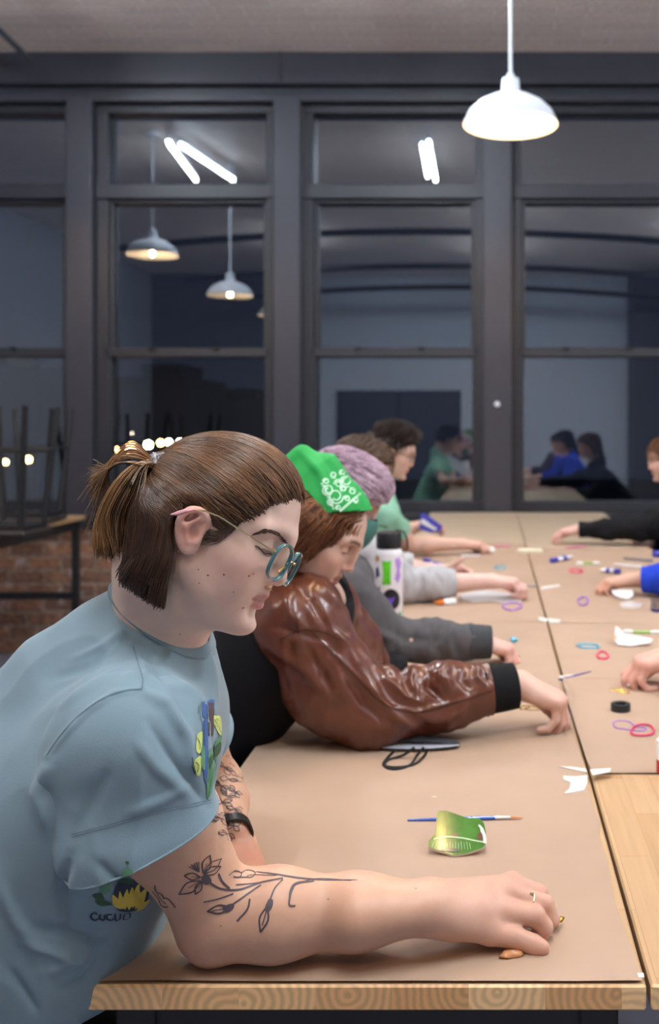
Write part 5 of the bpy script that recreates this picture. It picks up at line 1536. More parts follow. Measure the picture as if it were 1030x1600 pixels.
# ---------------- brown leather jacket, green bandana
def h2(s, L, R, sc, O):
    s.ell(L(-.010, 0, .045), np.array([.106, .086, .092])*sc, R, .02); s.ell(L(.028, 0, .060), np.array([.062, .066, .056])*sc, R, .02)
    for sy in (-1, 1):
        s.cap(L(.015, sy*.074, .040), L(.010, sy*.072, -.075), .020, .016, .04); s.cap(L(-.01, sy*.070, .03), L(-.012, sy*.068, -.10), .028, .024, .04)
        s.cap(L(-.05, sy*.045, .03), L(-.045, sy*.045, -.12), .040, .034, .05)
h2.clip = lambda q: np.maximum(np.interp(q[:, 2], [-.2, -.06, .01, .04, .06, .075, .1], [.020, .022, .034, .052, .074, .088, .2])*-1+q[:, 0], -1)
h2.flow = lambda q: (-.25, 0, -1) if q[2] < .08 else (-.4, np.sign(q[1])*.8, -.3)
h2.strands = (2600, .085, .0011)
Y2 = 1.95
fold2 = [([(485, 985), (520, 1020), (560, 1062), (600, 1100), (650, 1112), (720, 1095), (785, 1072)], 4, .0035),
         ([(585, 1030), (600, 1060), (632, 1088), (660, 1098)], 6, .012), ([(612, 1022), (632, 1050), (640, 1078)], 7, -.012), ([(650, 1040), (640, 1062), (650, 1090)], 6, .014),
         ([(672, 1046), (668, 1070), (690, 1092)], 6, -.013), ([(700, 1042), (690, 1058), (706, 1078)], 6, .013), ([(725, 1042), (722, 1060), (735, 1080)], 6, -.010), ([(748, 1040), (745, 1058), (760, 1072)], 6, .010),
         ([(560, 1040), (585, 1085), (620, 1120), (655, 1140)], 8, .010), ([(540, 1050), (570, 1100), (600, 1130)], 8, -.009), ([(640, 1110), (680, 1125), (730, 1115)], 8, .007), ([(660, 1140), (700, 1130), (750, 1108)], 7, -.006),
         ([(470, 890), (500, 910), (530, 950), (545, 990)], 8, .010), ([(455, 905), (490, 940), (515, 985)], 7, -.009), ([(450, 930), (455, 960), (480, 985)], 7, .008), ([(430, 980), (470, 990), (520, 1000)], 8, -.008),
         ([(420, 1010), (450, 1030), (490, 1060), (520, 1100)], 9, .006), ([(480, 1010), (500, 1050), (530, 1090)], 8, -.007), ([(520, 985), (545, 1010), (560, 1040)], 7, .009), ([(600, 1000), (590, 1030), (610, 1060)], 7, -.007)]
P2_ = person('person in brown leather jacket and green paisley bandana leaning over the table', P(479, 838, Y2), 30, 6, 1.0, 1,
       (P(466, 972, 1.86), P(490, 935, 2.14)), np.array([-.72, 2.0, .90]),
       [dict(el=P(592, 1103, 1.90), wr=P(812, 1070, 1.965), f=(.90, .02, -.38), side=1, sc=1.0, a0=(46, 54, 62, 68), cur=(30, 30, 16), mid=.5, t=.78, folds=fold2, sag=(-.035, 0, -.018), mat=M['leather']),
        dict(el=P(560, 1055, 2.36), wr=P(622, 1052, 2.40), f=(1, 0, -.02), side=-1, a0=(4, 6, 8, 10), cur=(10, 10, 8), t=.6, mat=M['leather'])],
       M['black_cloth'], ('wrist', .074, .050), skin=(.66, .42, .33), hair=h2, h=.0034, cuff=(.046, .060, M['rib_black']), hcol=((.075, .026, .011), (.50, .19, .07)), roll=-4)
e2, O2, R2, L2, so2, a2, b2 = P2_
# shoulder yoke of the jacket
s = S(); s.cap(P(450, 935, 1.90), P(486, 945, 1.92), .058, .058, .04); s.cap(P(440, 935, 1.96), P(462, 910, 2.12), .052, .055, .04)
v_, q_ = s.mesh(.004); v_ = smooth_mesh(v_, q_, 1); v_ = folds(v_, q_, fold2); v_ = v_+vnormals(v_, q_)*(hashnoise(v_, 26, 5)*.004)[:, None]
np_mesh('jacket_shoulder', v_, q_, M['leather'], so2)
M['seam_dark'] = mat('dark_stitching', srgb(58, 30, 22), .6)
draw_lines('jacket_seam', a2[0]['bvh'], [([(485, 985), (520, 1020), (560, 1062), (600, 1100), (650, 1113), (720, 1096), (785, 1074)], .0022), ([(437, 1000), (470, 985), (505, 988), (530, 1000)], .0018), ([(462, 900), (458, 940), (466, 990)], .0018)], M['seam_dark'], a2[0]['obj'], off=.001)
# bandana tied over the hair
s = S(); s.ell(L2(-.006, 0, .057), np.array([.110, .091, .090]), R2, .02); s.ell(L2(.034, 0, .066), np.array([.066, .073, .061]), R2, .02)
s.cap(P(490, 735, 1.95), P(472, 712, 1.95), .050, .016, .04); s.cap(P(474, 712, 1.95), P(448, 722, 1.93), .016, .010, .02)
v_, q_ = s.mesh(.0036)
def bclip(V_):
    u = to_px(V_)
    g1 = -((u[:, 0]-446)*.745-(u[:, 1]-730)*.667)*Y2/F
    return np.maximum(g1, (u[:, 1]-800+.05*(u[:, 0]-540))*Y2/F)
v_, q_ = clip_mesh(v_, q_, bclip, .0036)
v_ = folds(v_, q_, [([(470, 705), (500, 740), (515, 790)], 6, .006), ([(490, 700), (520, 735), (550, 790)], 6, -.004)])
M['bandana'] = mat('green_bandana', srgb(14, 146, 62), .75, var=.06, bump=.15, bscale=300); M['band_white'] = mat('bandana_white_print', srgb(196, 232, 204), .8)
bd = np_mesh('bandana', v_, q_, M['bandana'], e2); md = bd.modifiers.new('thickness', 'SOLIDIFY'); md.thickness = .0015; md.offset = 1
bb = bvh_of(v_, q_)
def zc2(cx, cy): return (400+cx*.3883, 640+cy*.3883)
pais = []
def swirl(cx, cy, r, a0, turns=1.4, sx=1): return [zc2(cx+sx*r*(1-.6*t)*math.cos(a0+turns*6.28*t), cy+r*(1-.6*t)*math.sin(a0+turns*6.28*t)) for t in np.linspace(0, 1, 12)]
for c in ((320, 350, 32, 0), (290, 325, 22, 2), (360, 290, 26, 1), (330, 300, 18, 3), (385, 330, 14, 4), (300, 372, 14, 1), (345, 255, 12, 2), (310, 265, 14, 1), (280, 290, 12, 3), (350, 320, 14, 2), (400, 365, 12, 1), (330, 395, 10, 2), (365, 360, 12, 3)): pais.append((swirl(*c), .0026))
for k in range(16):
    t = k/15; x, y = 335+78*t, 405-68*t; pais.append(([zc2(x, y), zc2(x+8, y+5)], .0034)); pais.append(([zc2(x-30*t, y-115+30*t), zc2(x-30*t+6, y-111+30*t)], .0026))
for k in range(12): pais.append(([zc2(262+k*4, 300+k*9), zc2(272+k*4, 298+k*9)], .0026))
draw_lines('bandana_print', bb, pais, M['band_white'], bd, off=.0022)

# ---------------- charcoal hoodie, lilac hair, teal mask
def h3(s, L, R, sc, O):
    short_cap(s, L, R, sc, O); s.ell(L(.055, 0, .088), np.array([.05, .06, .036])*sc, R, .03)
h3.clip = lambda q: np.maximum(q[:, 0]-np.interp(q[:, 2], [-.2, 0, .02, .05, .062, .08, .1, .12], [-.010, -.006, .010, .034, .070, .098, .13, .2]), -.075-q[:, 2]*1.0)
h3.flow = lambda q: (1, .1, -.15) if q[2] > .06 else (.3, 0, -1)
h3.bias = 1.5; h3.strands = (2200, .04, .0017); h3.lift = .014
P3_ = person('person with curly lilac hair, teal face mask and charcoal hoodie sleeve', P(530, 783, 2.60), 30, 5, .97, 1,
       (P(538, 922, 2.44), P(520, 890, 2.76)), np.array([-.72, 2.6, .90]),
       [dict(el=P(592, 1002, 2.50), wr=P(752, 1003, 2.53), f=(.93, .0, -.26), side=1, sc=.85, a0=(38, 44, 50, 56), cur=(44, 50, 20), t=.93,
             folds=[([(705, 975), (700, 1000), (706, 1030)], 7, .012), ([(690, 985), (680, 1010), (690, 1030)], 6, -.008), ([(600, 985), (640, 1000), (690, 1000)], 9, -.006), ([(560, 960), (590, 990), (620, 1000)], 8, .008)]),
        dict(el=P(560, 968, 2.78), wr=P(575, 972, 2.60), f=(.3, -.5, 0), side=-1, a0=(30, 34, 38, 42))],
       M['hoodie'], ('wrist', .058, .044), skin=(.68, .42, .35), hair=h3, h=.0042, cuff=(.043, .050, M['rib_grey']), hcol=((.26, .15, .23), (1.0, .78, .90)))
e3, O3, R3, L3 = P3_[:4]
M['teal_cloth'] = mat('teal_mask_cloth', srgb(70, 118, 108), .9, var=.06)
s = S(); s.ell(L3(.072, 0, -.038), (.052, .056, .058), R3, .02); s.ell(L3(.106, 0, -.018), (.022, .026, .026), R3, .03); s.cap(L3(.08, 0, -.06), L3(.07, 0, -.105), .045, .03, .03)
v_, q_ = s.mesh(.004); v_, q_ = clip_mesh(v_, q_, lambda V_: np.maximum(.040-((V_-O3)@R3)[:, 0], ((V_-O3)@R3)[:, 2]-.006), .004)
fm = np_mesh('face_mask', v_, q_, M['teal_cloth'], e3)
for sy in (-1, 1): MB().tube([L3(.045, sy*.056, -.012), L3(.01, sy*.075, .012)], .0012, 5).build('ear_loop', M['tape'], fm)

# ---------------- light grey sweatshirt, brown hair
def h4(s, L, R, sc, O):
    short_cap(s, L, R, sc, O); s.cap(L(-.05, 0, .03), L(-.055, 0, -.04), .062, .05, .04)
    for sy in (-1, 1): s.cap(L(.02, sy*.070, .05), L(.0, sy*.068, .0), .022, .018, .03)
h4.clip = std_clip(.086, .055, -.02, -.08); h4.flow = lambda q: (-.5, 0, -1) if q[2] < .09 else (-.2, np.sign(q[1])*1., -.2); h4.strands = (900, .06, .0016)
P4_ = person('person with straight brown hair in light grey sweatshirt, sleeves pushed up', P(562, 740, 3.50), 25, 4, 1.0, 1,
       (P(560, 862, 3.34), P(548, 842, 3.66)), np.array([-.72, 3.5, .90]),
       [dict(el=P(628, 915, 3.42), wr=P(768, 908, 3.46), f=(.97, .0, -.06), side=1, a0=(24, 30, 36, 42), cur=(56, 60, 20), t=.60,
             folds=[([(660, 890), (668, 910), (664, 935)], 5, .010), ([(680, 893), (688, 910), (684, 935)], 5, -.009), ([(640, 885), (648, 910), (640, 935)], 5, -.007), ([(600, 880), (625, 905), (620, 935)], 6, .008)]),
        dict(el=P(620, 890, 3.84), wr=P(690, 893, 3.86), f=(.97, 0, 0), side=-1, u=(0, .7, .7), a0=(30, 34, 38, 42), cur=(60, 60, 30), t=.35, thumb=[(.018, .026, -.010), (.05, .052, -.01), (.074, .072, -.004), (.092, .086, .002)])],
       M['sweat'], ('elbow', .062, .048), skin=(.70, .46, .39), hair=h4, h=.005, hcol=((.06, .032, .018), (.22, .13, .08)))
# ---------------- man in green t-shirt with glasses
def h5(s, L, R, sc, O):
    short_cap(s, L, R, sc, O); s.ell(L(.045, 0, .118), np.array([.055, .055, .028])*sc, R, .02); s.ell(L(.0, .01, .128), np.array([.05, .05, .022])*sc, R, .02)
h5.clip = std_clip(.086, .048, -.02, -.055); h5.flow = lambda q: (.7, .2, .6) if q[2] > .08 else (-.4, 0, -1); h5.strands = (900, .035, .002); h5.lift = .022
P5_ = person('man with dark tousled hair and glasses in sage green t-shirt, farthest on the left side', P(609, 711, 4.62), 19, 3, 1.06, 1,
       (P(600, 805, 4.46), P(585, 795, 4.80)), np.array([-.70, 4.62, .90]),
       [dict(el=P(640, 851, 4.64), wr=P(722, 850, 4.74), f=(.97, .05, -.05), side=1, a0=(20, 26, 32, 38), cur=(50, 50, 20), sc=1.05),
        dict(el=P(622, 832, 5.02), wr=P(655, 822, 5.05), f=(.6, -.05, .1), side=-1, a0=(30, 34, 38, 42), cur=(50, 50, 20))],
       M['green_tee'], ('short', .055, .056), skin=(.64, .41, .32), brow=(.03, .018, .012), hair=h5, h=.0055, hcol=((.016, .010, .008), (.06, .035, .025)))
e5, O5, R5, L5 = P5_[:4]
gl5 = empty('glasses', tuple(L5(.1, 0, 0)), 'thin dark-framed glasses on the man in the green t-shirt', 'glasses')
M['dark_frame'] = mat('dark_glasses_frame', srgb(52, 40, 40), .3)
for sy in (-1, 1):
    pts = [L5(.109-abs(sy*.032+.024*math.cos(a))*.1, sy*.032+.024*math.cos(a), .018+.017*math.sin(a)) for a in np.linspace(0, 2*math.pi, 24, endpoint=False)]
    MB().tube(pts, .0018, 6, closed=True).build('rim', M['dark_frame'], gl5, smooth=True)
    MB().tube([L5(.105, sy*.056, .024), L5(.06, sy*.078, .030), L5(.015, sy*.082, .034)], .0015, 5).build('temple_arm', M['dark_frame'], gl5, smooth=True)
MB().tube([L5(.109, -.008, .022), L5(.112, 0, .025), L5(.109, .008, .022)], .0014, 5).build('bridge', M['dark_frame'], gl5, smooth=True)

# ---------------- right side of the table
def hlong(s, L, R, sc, O):
    short_cap(s, L, R, sc, O); s.cap(L(-.05, 0, .03), L(-.085, 0, -.16), .065, .05, .05)
    for sy in (-1, 1): s.cap(L(.015, sy*.070, .05), L(-.01, sy*.068, -.12), .024, .024, .03)
hlong.clip = std_clip(.086, .050, -.02, -.22); hlong.flow = lambda q: (-.3, 0, -1); hlong.strands = (500, .08, .002)
PB = person('person in a black sweater reaching in from the right edge, nearest the window', P(1046, 722, 5.2), 12, 0, 1.0, -1,
       (P(1062, 808, 5.02), P(1072, 800, 5.38)), np.array([1.30, 5.2, .90]),
       [dict(el=P(1002, 826, 5.08), wr=P(902, 828, 5.14), f=(-.97, 0, -.10), side=-1, a0=(26, 32, 36, 40), cur=(36, 34, 20), t=.97, sag=(0, 0, .0)),
        dict(el=P(1040, 845, 5.45), wr=P(1010, 850, 5.2), f=(-.9, -.3, 0), side=1, a0=(20, 24, 28, 32))],
       M['black_cloth'], ('wrist', .062, .040), skin=(.70, .45, .38), hair=hlong, h=.0055, hcol=((.09, .04, .018), (.30, .15, .07)))
PC = person('person in a royal blue fleece reaching in at the middle of the right edge', P(1112, 735, 3.62), 18, 0, 1.0, -1,
       (P(1112, 830, 3.46), P(1118, 820, 3.80)), np.array([1.20, 3.62, .90]),
       [dict(el=P(1085, 905, 3.50), wr=P(985, 906, 3.58), f=(-.97, 0, -.14), side=-1, a0=(24, 30, 38, 44), cur=(44, 44, 20), t=.80),
        dict(el=P(1100, 905, 3.95), wr=P(1060, 905, 3.8), f=(-.9, -.3, 0), side=1)],
       M['blue_cloth'], ('wrist', .058, .046), skin=(.60, .36, .26), hair=hlong, h=.0055, hcol=((.02, .012, .01), (.06, .035, .025)))
PD = person('person whose pinching hand reaches in at the right edge behind the black tape roll', P(1330, 790, 2.32), 18, 0, 1.0, -1,
       (P(1310, 930, 2.15), P(1330, 920, 2.50)), np.array([1.25, 2.32, .90]),
       [dict(el=P(1215, 1035, 2.26), wr=P(1066, 1022, 2.30), f=(-.90, 0, -.24), side=-1, sc=1.12, a0=(26, 32, 40, 46), cur=(52, 50, 20), t=.85),
        dict(el=P(1230, 1020, 2.62), wr=P(1150, 1020, 2.55), f=(-.9, -.3, 0), side=1)],
       M['dark_purple'], ('wrist', .058, .046), skin=(.66, .38, .30), hair=hlong, h=.005, hcol=((.02, .012, .01), (.06, .035, .025)))
for x, y, t in ((-.72, 2.0, 'person in the leather jacket'), (-.72, 2.6, 'person with lilac hair'), (-.72, 3.5, 'person in the light grey sweatshirt'), (-.70, 4.62, 'man in the green t-shirt'), (1.30, 5.2, 'person in the black sweater'), (1.20, 3.62, 'person in the blue fleece'), (1.25, 2.32, 'person at the right edge by the tape roll')):
    st_ = bar_stool('bar stool under the %s' % t); st_.location = (x, y, 0)

# ================================================================== things on the table
def ring_tube(px_pts, r, name, m, label, cat, dz=.002, parent=None, closed=True, group=None):
    c = catmull(list(px_pts)+([px_pts[0]] if closed else []), 6); c = c[:-1] if closed else c
    pts = [TP(x, y, dz+r) for x, y in c]
    o = MB().tube(pts, r, 6, closed=closed).build(name, m, None, smooth=True)
    return tag(o, label, cat, group)
def slab(px_poly, y_off, th, m, name, label, cat, Y0=None, Y1=None, mi=None, bend=0.0, step=5, smooth=False, z0=.003, parent=None):
    """a thin rigid piece: outline in the photo, leaning from Y0 (its lowest outline point) to Y1 (its highest)"""
    c = catmull(list(px_poly)+[px_poly[0]], 3)[:-1] if smooth else np.array(px_poly, float)
    lo, hi = c[:, 1].min(), c[:, 1].max()
    Y0 = TP(0, hi, z0)[1] if Y0 is None else Y0; Y1 = TP(0, lo, z0)[1] if Y1 is None else Y1
    pts = [Vector(q) for q in c]
    for x in np.arange(c[:, 0].min()+step/2, c[:, 0].max(), step):
        for y in np.arange(lo+step/2, hi, step):
            cr = 0
            for i in range(len(c)):
                a = c[i]; b = c[(i+1) % len(c)]
                if (a[1] > y) != (b[1] > y) and x < (b[0]-a[0])*(y-a[1])/(b[1]-a[1])+a[0]: cr ^= 1
            if cr: pts.append(Vector((x, y)))
    n = len(c); vo, _, fo, *_r = delaunay_2d_cdt(pts, [], [list(range(n))], 1, 1e-5)
    xm = c[:, 0].mean(); xw = (c[:, 0].max()-c[:, 0].min())/2
    top = []
    for q in vo:
        t = (hi-q[1])/(hi-lo+1e-9); Y = Y0+(Y1-Y0)*t
        top.append(P(q[0], q[1], Y)+np.array([0, 0, bend*((q[0]-xm)/xw)**2]))
    top = np.array(top)
    nn = nrm(np.cross(top[1]-top[0], top[n//2]-top[0])); nn = nn if nn[2] > 0 else -nn
    bot = top-nn*th
    dz = max(0, TZ+.0025-bot[:, 2].min()); top[:, 2] += dz; bot[:, 2] += dz
    Fc = [tuple(f) for f in fo]+[tuple(i+len(top) for i in f[::-1]) for f in fo]
    ed = {}
    for f in fo:
        for i in range(len(f)):
            k = (f[i], f[(i+1) % len(f)]); ed[k] = 1
    side = [(b, a, a+len(top), b+len(top)) for (a, b) in ed if (b, a) not in ed]
    MI = [0]*len(fo)+[1]*(len(fo)+len(side))
    o = np_mesh(name, np.vstack([top, bot]), Fc+side, m, parent, smooth=False, mi=MI)
    if label: tag(o, label, cat)
    return o, top, bvh_of(np.vstack([top]), [list(f) for f in fo]) 
M['glaze'] = mat('green_glaze', srgb(72, 116, 46), .14, var=.22, vscale=40, spec=.35); M['clay'] = mat('white_clay', srgb(226, 220, 212), .6, var=.05, bump=.4, bscale=200)
M['white_glaze'] = mat('white_glaze', srgb(232, 228, 228), .15, var=.03, coat=.4)
M['line_green'] = mat('pale_green_line', srgb(196, 220, 176), .15); M['glaze_dark'] = mat('dark_glaze_marks', srgb(64, 74, 70), .2); M['glaze_brown'] = mat('brown_glaze_marks', srgb(110, 78, 62), .2)
def z6(cx, cy): return (540+cx*.4757, 1240+cy*.4757)
o, top, bv = slab([z6(*q) for q in ((302, 74), (330, 70), (352, 76), (395, 92), (440, 100), (455, 118), (462, 150), (460, 190), (448, 200), (400, 210), (352, 216), (330, 208), (300, 202), (272, 196), (274, 176), (296, 150), (298, 110))], 0, .0035, [M['glaze'], M['clay']], 'ceramic_shard',
     'green glazed ceramic shard with broken white edge lying before the paintbrush', 'ceramic shard', Y0=1.385, Y1=1.455, bend=.004)
draw_fill('glaze_picture', bv, [([z6(*q) for q in ((440, 104), (455, 120), (461, 150), (452, 154), (446, 130))], 0),
     ([z6(*q) for q in ((350, 134), (362, 130), (372, 138), (360, 146), (350, 142))], 2), ([z6(*q) for q in ((430, 140), (445, 128), (456, 150), (440, 152))], 2), ([z6(*q) for q in ((300, 186), (330, 178), (374, 184), (372, 192), (330, 190))], 1)], [M['clay'], M['glaze_dark'], M['glaze_brown']], o, off=.0005, step=4)
draw_lines('broken_edge', bv, [([z6(274, 190), z6(300, 197), z6(330, 203), z6(352, 209), z6(400, 203), z6(447, 193), z6(456, 186), z6(458, 150), z6(450, 120), z6(438, 104)], (.0035, .0055, .003))], M['clay'], o, off=.0008)
draw_lines('glaze_line', bv, [([z6(290, 150), z6(330, 143), z6(380, 146), z6(430, 156), z6(458, 160)], .0022)]+[([z6(290+k*9, 158+k % 2*4), z6(282+k*10, 184)], .0005) for k in range(14)], M['line_green'], o, off=.0006)
# paintbrush
M['blue_lacquer'] = mat('blue_lacquer', srgb(40, 92, 190), .25, coat=.4); M['bristle'] = mat('orange_bristle', srgb(196, 110, 50), .7)
yb = TP(700, 1281, .004)[1]
pb = lambda px, dz=.004: np.array([(px-CX)*yb/F, yb+(px-700)*.00004, TZ+dz])
eb = empty('paintbrush', tuple(pb(720)), 'thin blue paintbrush lying behind the green shard', 'paintbrush')
MB().tube([pb(637, .0045), pb(660, .0048), pb(700, .0055), pb(750, .006), pb(776, .006)], [.0013, .0020, .0028, .0032, .0026], 10).build('handle', M['blue_lacquer'], eb, smooth=True)
MB().tube([pb(774, .006), pb(790, .006), pb(799, .006)], [.0029, .0028, .0022], 10).build('ferrule', M['silver'], eb, smooth=True)
MB().tube([pb(798, .006), pb(806, .006), pb(818, .005)], [.0021, .0020, .0004], 8, flat=.7).build('bristles', M['bristle'], eb, smooth=True)
# crumbs, gold leaf pieces, beads
M['gold_leaf'] = mat('gold_resin', srgb(206, 162, 52), .22, metal=.75, var=.3, vscale=200)
def nugget(px, py, r, name, m, label, cat, sx=1.6, sy=1.0, sz=.6, seed=0, n=10, dz=None):
    c = TP(px, py, r*sz if dz is None else dz); rg = np.random.default_rng(seed); V = []; Fc = []
    for i in range(n+1):
        for k in range(n):
            a = math.pi*i/n; b = 2*math.pi*k/n; w = 1+.28*math.sin(3*b+seed)*math.sin(a)+.12*rg.normal()
            V.append(c+np.array([math.sin(a)*math.cos(b)*sx, math.sin(a)*math.sin(b)*sy, math.cos(a)*sz])*r*(w if 0 < i < n else 1))
    V = np.array(V); V[:, 2] = np.maximum(V[:, 2], min(TZ+.003, c[2]))
    for i in range(n):
        for k in range(n): Fc.append((i*n+k, i*n+(k+1) % n, (i+1)*n+(k+1) % n, (i+1)*n+k))
    return tag(np_mesh(name, V, Fc, m, None), label, cat)
nugget(871, 1437, .0052, 'gold_charm', M['gold_leaf'], 'small shiny gold charm at the front person\'s fingertips', 'charm', dz=.012)
M['orange_resin'] = mat('orange_resin', srgb(212, 146, 96), .35, sss=.3)
nugget(798, 1491, .010, 'orange_bead', M['orange_resin'], 'orange bead under the little finger of the front hand', 'bead', sx=1.2, sy=.8, sz=.5, seed=2)
M['crumb'] = mat('clay_crumb', srgb(214, 202, 192), .7)
nugget(679, 1246, .0030, 'clay_crumb', M['crumb'], 'tiny clay crumb alone on the paper above the paintbrush', 'crumb', sx=1.8, seed=4)
def gold_piece(pts, label):
    e = ring_tube(pts, .0016, 'gold_filigree', M['gold_leaf'], label, 'gold piece', dz=.001)
    return e
gold_piece([(812, 1106), (822, 1103), (838, 1105), (844, 1109), (830, 1110), (820, 1108), (828, 1105), (816, 1109)], 'gold filigree piece under the hand of the leather jacket wearer')
gold_piece([(955, 1078), (966, 1077), (982, 1080), (980, 1084), (968, 1082), (962, 1079), (976, 1081)], 'gold filigree piece left of the pinching hand at the right edge')
gold_piece([(794, 1020), (804, 1023), (812, 1026), (802, 1027), (798, 1024)], 'gold piece below the hand in the charcoal hoodie')
# folded face mask with black ear loops
M['mask_grey'] = mat('grey_mask_cloth', srgb(164, 164, 172), .85, var=.05, bump=.2, bscale=300); M['mask_dark'] = mat('dark_mask_cloth', srgb(58, 58, 64), .85, var=.1); M['cord'] = mat('black_elastic', srgb(22, 22, 24), .8)
em = empty('face_mask', tuple(TP(640, 1176)), 'folded grey cloth face mask with black ear loops in front of the leather sleeve', 'face mask')
ym = 1.855
def maskpt(t, s_, up): 
    px = 566+152*t; return np.array([(px-CX)*ym/F, ym-.020+.05*s_, TZ+.004+up])
V = []; nx_, ny_ = 30, 9
for layer in (0, 1):
    for i in range(nx_):
        for j in range(ny_):
            t = i/(nx_-1); s_ = j/(ny_-1); w = math.sin(math.pi*min(max(t*.96+.02, 0), 1))**.6
            s2_ = .5+(s_-.5)*w*(1-.4*layer)+.17*layer*w; up = (.006+.010*layer*math.sin(math.pi*t)+.006*(s_-.3)*w)+(.006*math.sin(7*t) if layer else 0)*.5
            V.append(maskpt(t, s2_, up))
V = np.array(V)
for layer in (0, 1):
    idx = np.arange(nx_*ny_).reshape(nx_, ny_)+layer*0
    Q_ = np.stack([idx[:-1, :-1], idx[1:, :-1], idx[1:, 1:], idx[:-1, 1:]], -1).reshape(-1, 4)
    o = np_mesh('fabric_layer', V[layer*nx_*ny_:(layer+1)*nx_*ny_], Q_, M['mask_grey'] if layer == 0 else M['mask_dark'], em); md = o.modifiers.new('t', 'SOLIDIFY'); md.thickness = .0018
    MB().tube([maskpt(t, .5+.17*layer-.5*(1-.4*layer)*math.sin(math.pi*(t*.96+.02))**.6, .006+.010*layer*math.sin(math.pi*t)-.002) for t in np.linspace(.0, 1, 30)], .0012, 6).build('binding', M['cord'], em, smooth=True)
for pts in (([(648, 1168), (630, 1180), (606, 1188), (602, 1198), (618, 1202), (640, 1196), (652, 1180), (662, 1168)]), ([(618, 1172), (604, 1186), (600, 1196), (622, 1199), (648, 1194), (664, 1180), (668, 1170)])):
    MB().tube([TP(x, y, .004 if y > 1184 else .004+.0012*(1184-y)) for x, y in catmull(pts, 5)], .0026, 6).build('ear_loop', M['cord'], em, smooth=True)
# water bottle with stickers
YB_ = TP(609, 975)[1]+.045; cb = np.array([(608-CX)*YB_/F, YB_, TZ+.003]); k_ = YB_/F
eb = empty('water_bottle', tuple(cb), 'white water bottle with stickers and black lid standing among the sleeves', 'water bottle')
M['bottle_white'] = mat('white_bottle_paint', srgb(226, 222, 226), .35, var=.02); M['lid_black'] = mat('black_lid_plastic', srgb(30, 31, 34), .4)
r_ = 21.5*k_; hb = 112*k_
mbb = MB().lathe([(0, 0), (r_*.93, 0), (r_, .006), (r_, hb*.93), (r_*.97, hb*.97), (r_*.86, hb), (r_*.8, hb+.004), (0, hb+.004)], cb, 64)
bo = mbb.build('bottle_body', M['bottle_white'], eb, smooth=True); bvB = bvh_of(mbb.V, mbb.F)
MB().lathe([(r_*.88, hb+.002), (r_*.92, hb+.006), (r_*.92, hb+.046), (r_*.86, hb+.054), (r_*.5, hb+.057), (0, hb+.057)], cb, 48).build('lid', M['lid_black'], eb, smooth=True)
c2 = cb+np.array([r_*.6, 0, hb+.05]); MB().tube([c2+np.array(q) for q in ((-.02, 0, .0), (.0, 0, .010), (.022, 0, .004), (.032, 0, -.02), (.033, 0, -.05), (.026, 0, -.062))], .005, 8, flat=.6).build('carry_loop', M['lid_black'], eb, smooth=True)
SM = [mat('sticker_'+n, srgb(*c), .4, var=v) for n, c, v in (('green', (92, 190, 40), .25), ('black', (22, 18, 30), .05), ('violet', (110, 70, 200), .1), ('lilac', (168, 130, 206), .1), ('navy', (46, 44, 90), .1), ('maroon', (120, 36, 50), .1), ('tan', (200, 150, 110), .1), ('orange', (222, 120, 50), .1), ('leaf', (60, 150, 80), .1), ('yellow', (226, 190, 70), .1))]
circ = lambda cx, cy, rx, ry, n=16: [(cx+rx*math.cos(a), cy+ry*math.sin(a)) for a in np.linspace(0, 2*math.pi, n, endpoint=False)]
def sticker(nm, poly, mi, off=.0006, sm=False): 
    o = draw_fill('sticker', bvB, [poly], SM[mi], bo, off=off, step=3, smooth=sm)
sticker('green', [(597, 876), (611, 876), (611, 914), (597, 914)], 0); sticker('disc', circ(611, 937, 14, 17), 1); sticker('spark', [(606, 933), (612, 936), (617, 932), (614, 940), (612, 945), (608, 940)], 2, .001)
sticker('l', [(617, 874), (624, 870), (627, 880), (626, 900), (622, 912), (617, 905), (620, 890)], 3); sticker('n', [(586, 888), (591, 884), (594, 900), (588, 905)], 4); sticker('m', [(587, 918), (594, 916), (596, 938), (590, 944), (587, 936)], 5)
sticker('t', circ(590, 873, 3.5, 5), 6, sm=True); sticker('o', circ(605, 972, 12, 5), 7, .0008); sticker('ye', circ(604, 961, 6, 4), 9, .0009); sticker('t2', circ(602, 961, 11, 5), 5, .0007); sticker('lf', [(622, 958), (628, 955), (629, 975), (623, 974)], 8); sticker('y2', [(618, 958), (622, 957), (622, 964), (617, 964)], 9)
# white shards and bits
def shard(poly, label, m=None, name='ceramic_shard', cat='ceramic shard', **k): return slab(poly, 0, k.pop('th', .004), m or [M['white_glaze'], M['clay']], name, label, cat, **k)
shard([(718, 930), (740, 926), (764, 924), (790, 928), (816, 934), (814, 941), (790, 943), (765, 939), (740, 941), (722, 938)], 'long white curved shard in front of the light grey sleeve', Y1=3.60)
shard([(955, 928), (988, 928), (990, 936), (982, 942), (970, 940), (960, 936)], 'white bowl-shaped shard below the hand in the blue sleeve', Y0=3.47, Y1=3.52)
shard([(970, 944), (985, 941), (1003, 944), (1001, 949), (985, 951), (974, 950)], 'flat white shard with pinkish edge just below the bowl-shaped one')
M['orange_glaze'] = mat('orange_edge_glaze', srgb(236, 150, 110), .2)
o, _, bv = shard([(962, 990), (968, 993), (975, 1001), (1000, 1006), (1020, 1010), (1016, 1016), (985, 1021), (966, 1019), (961, 1012)], 'white speckled shard with orange rim behind the pinching hand on the right', Y0=2.72, Y1=2.80)
draw_lines('orange_rim', bv, [([(963, 992), (962, 1012), (966, 1018), (985, 1020), (1012, 1016)], .004)], M['orange_glaze'], o, off=.0006)
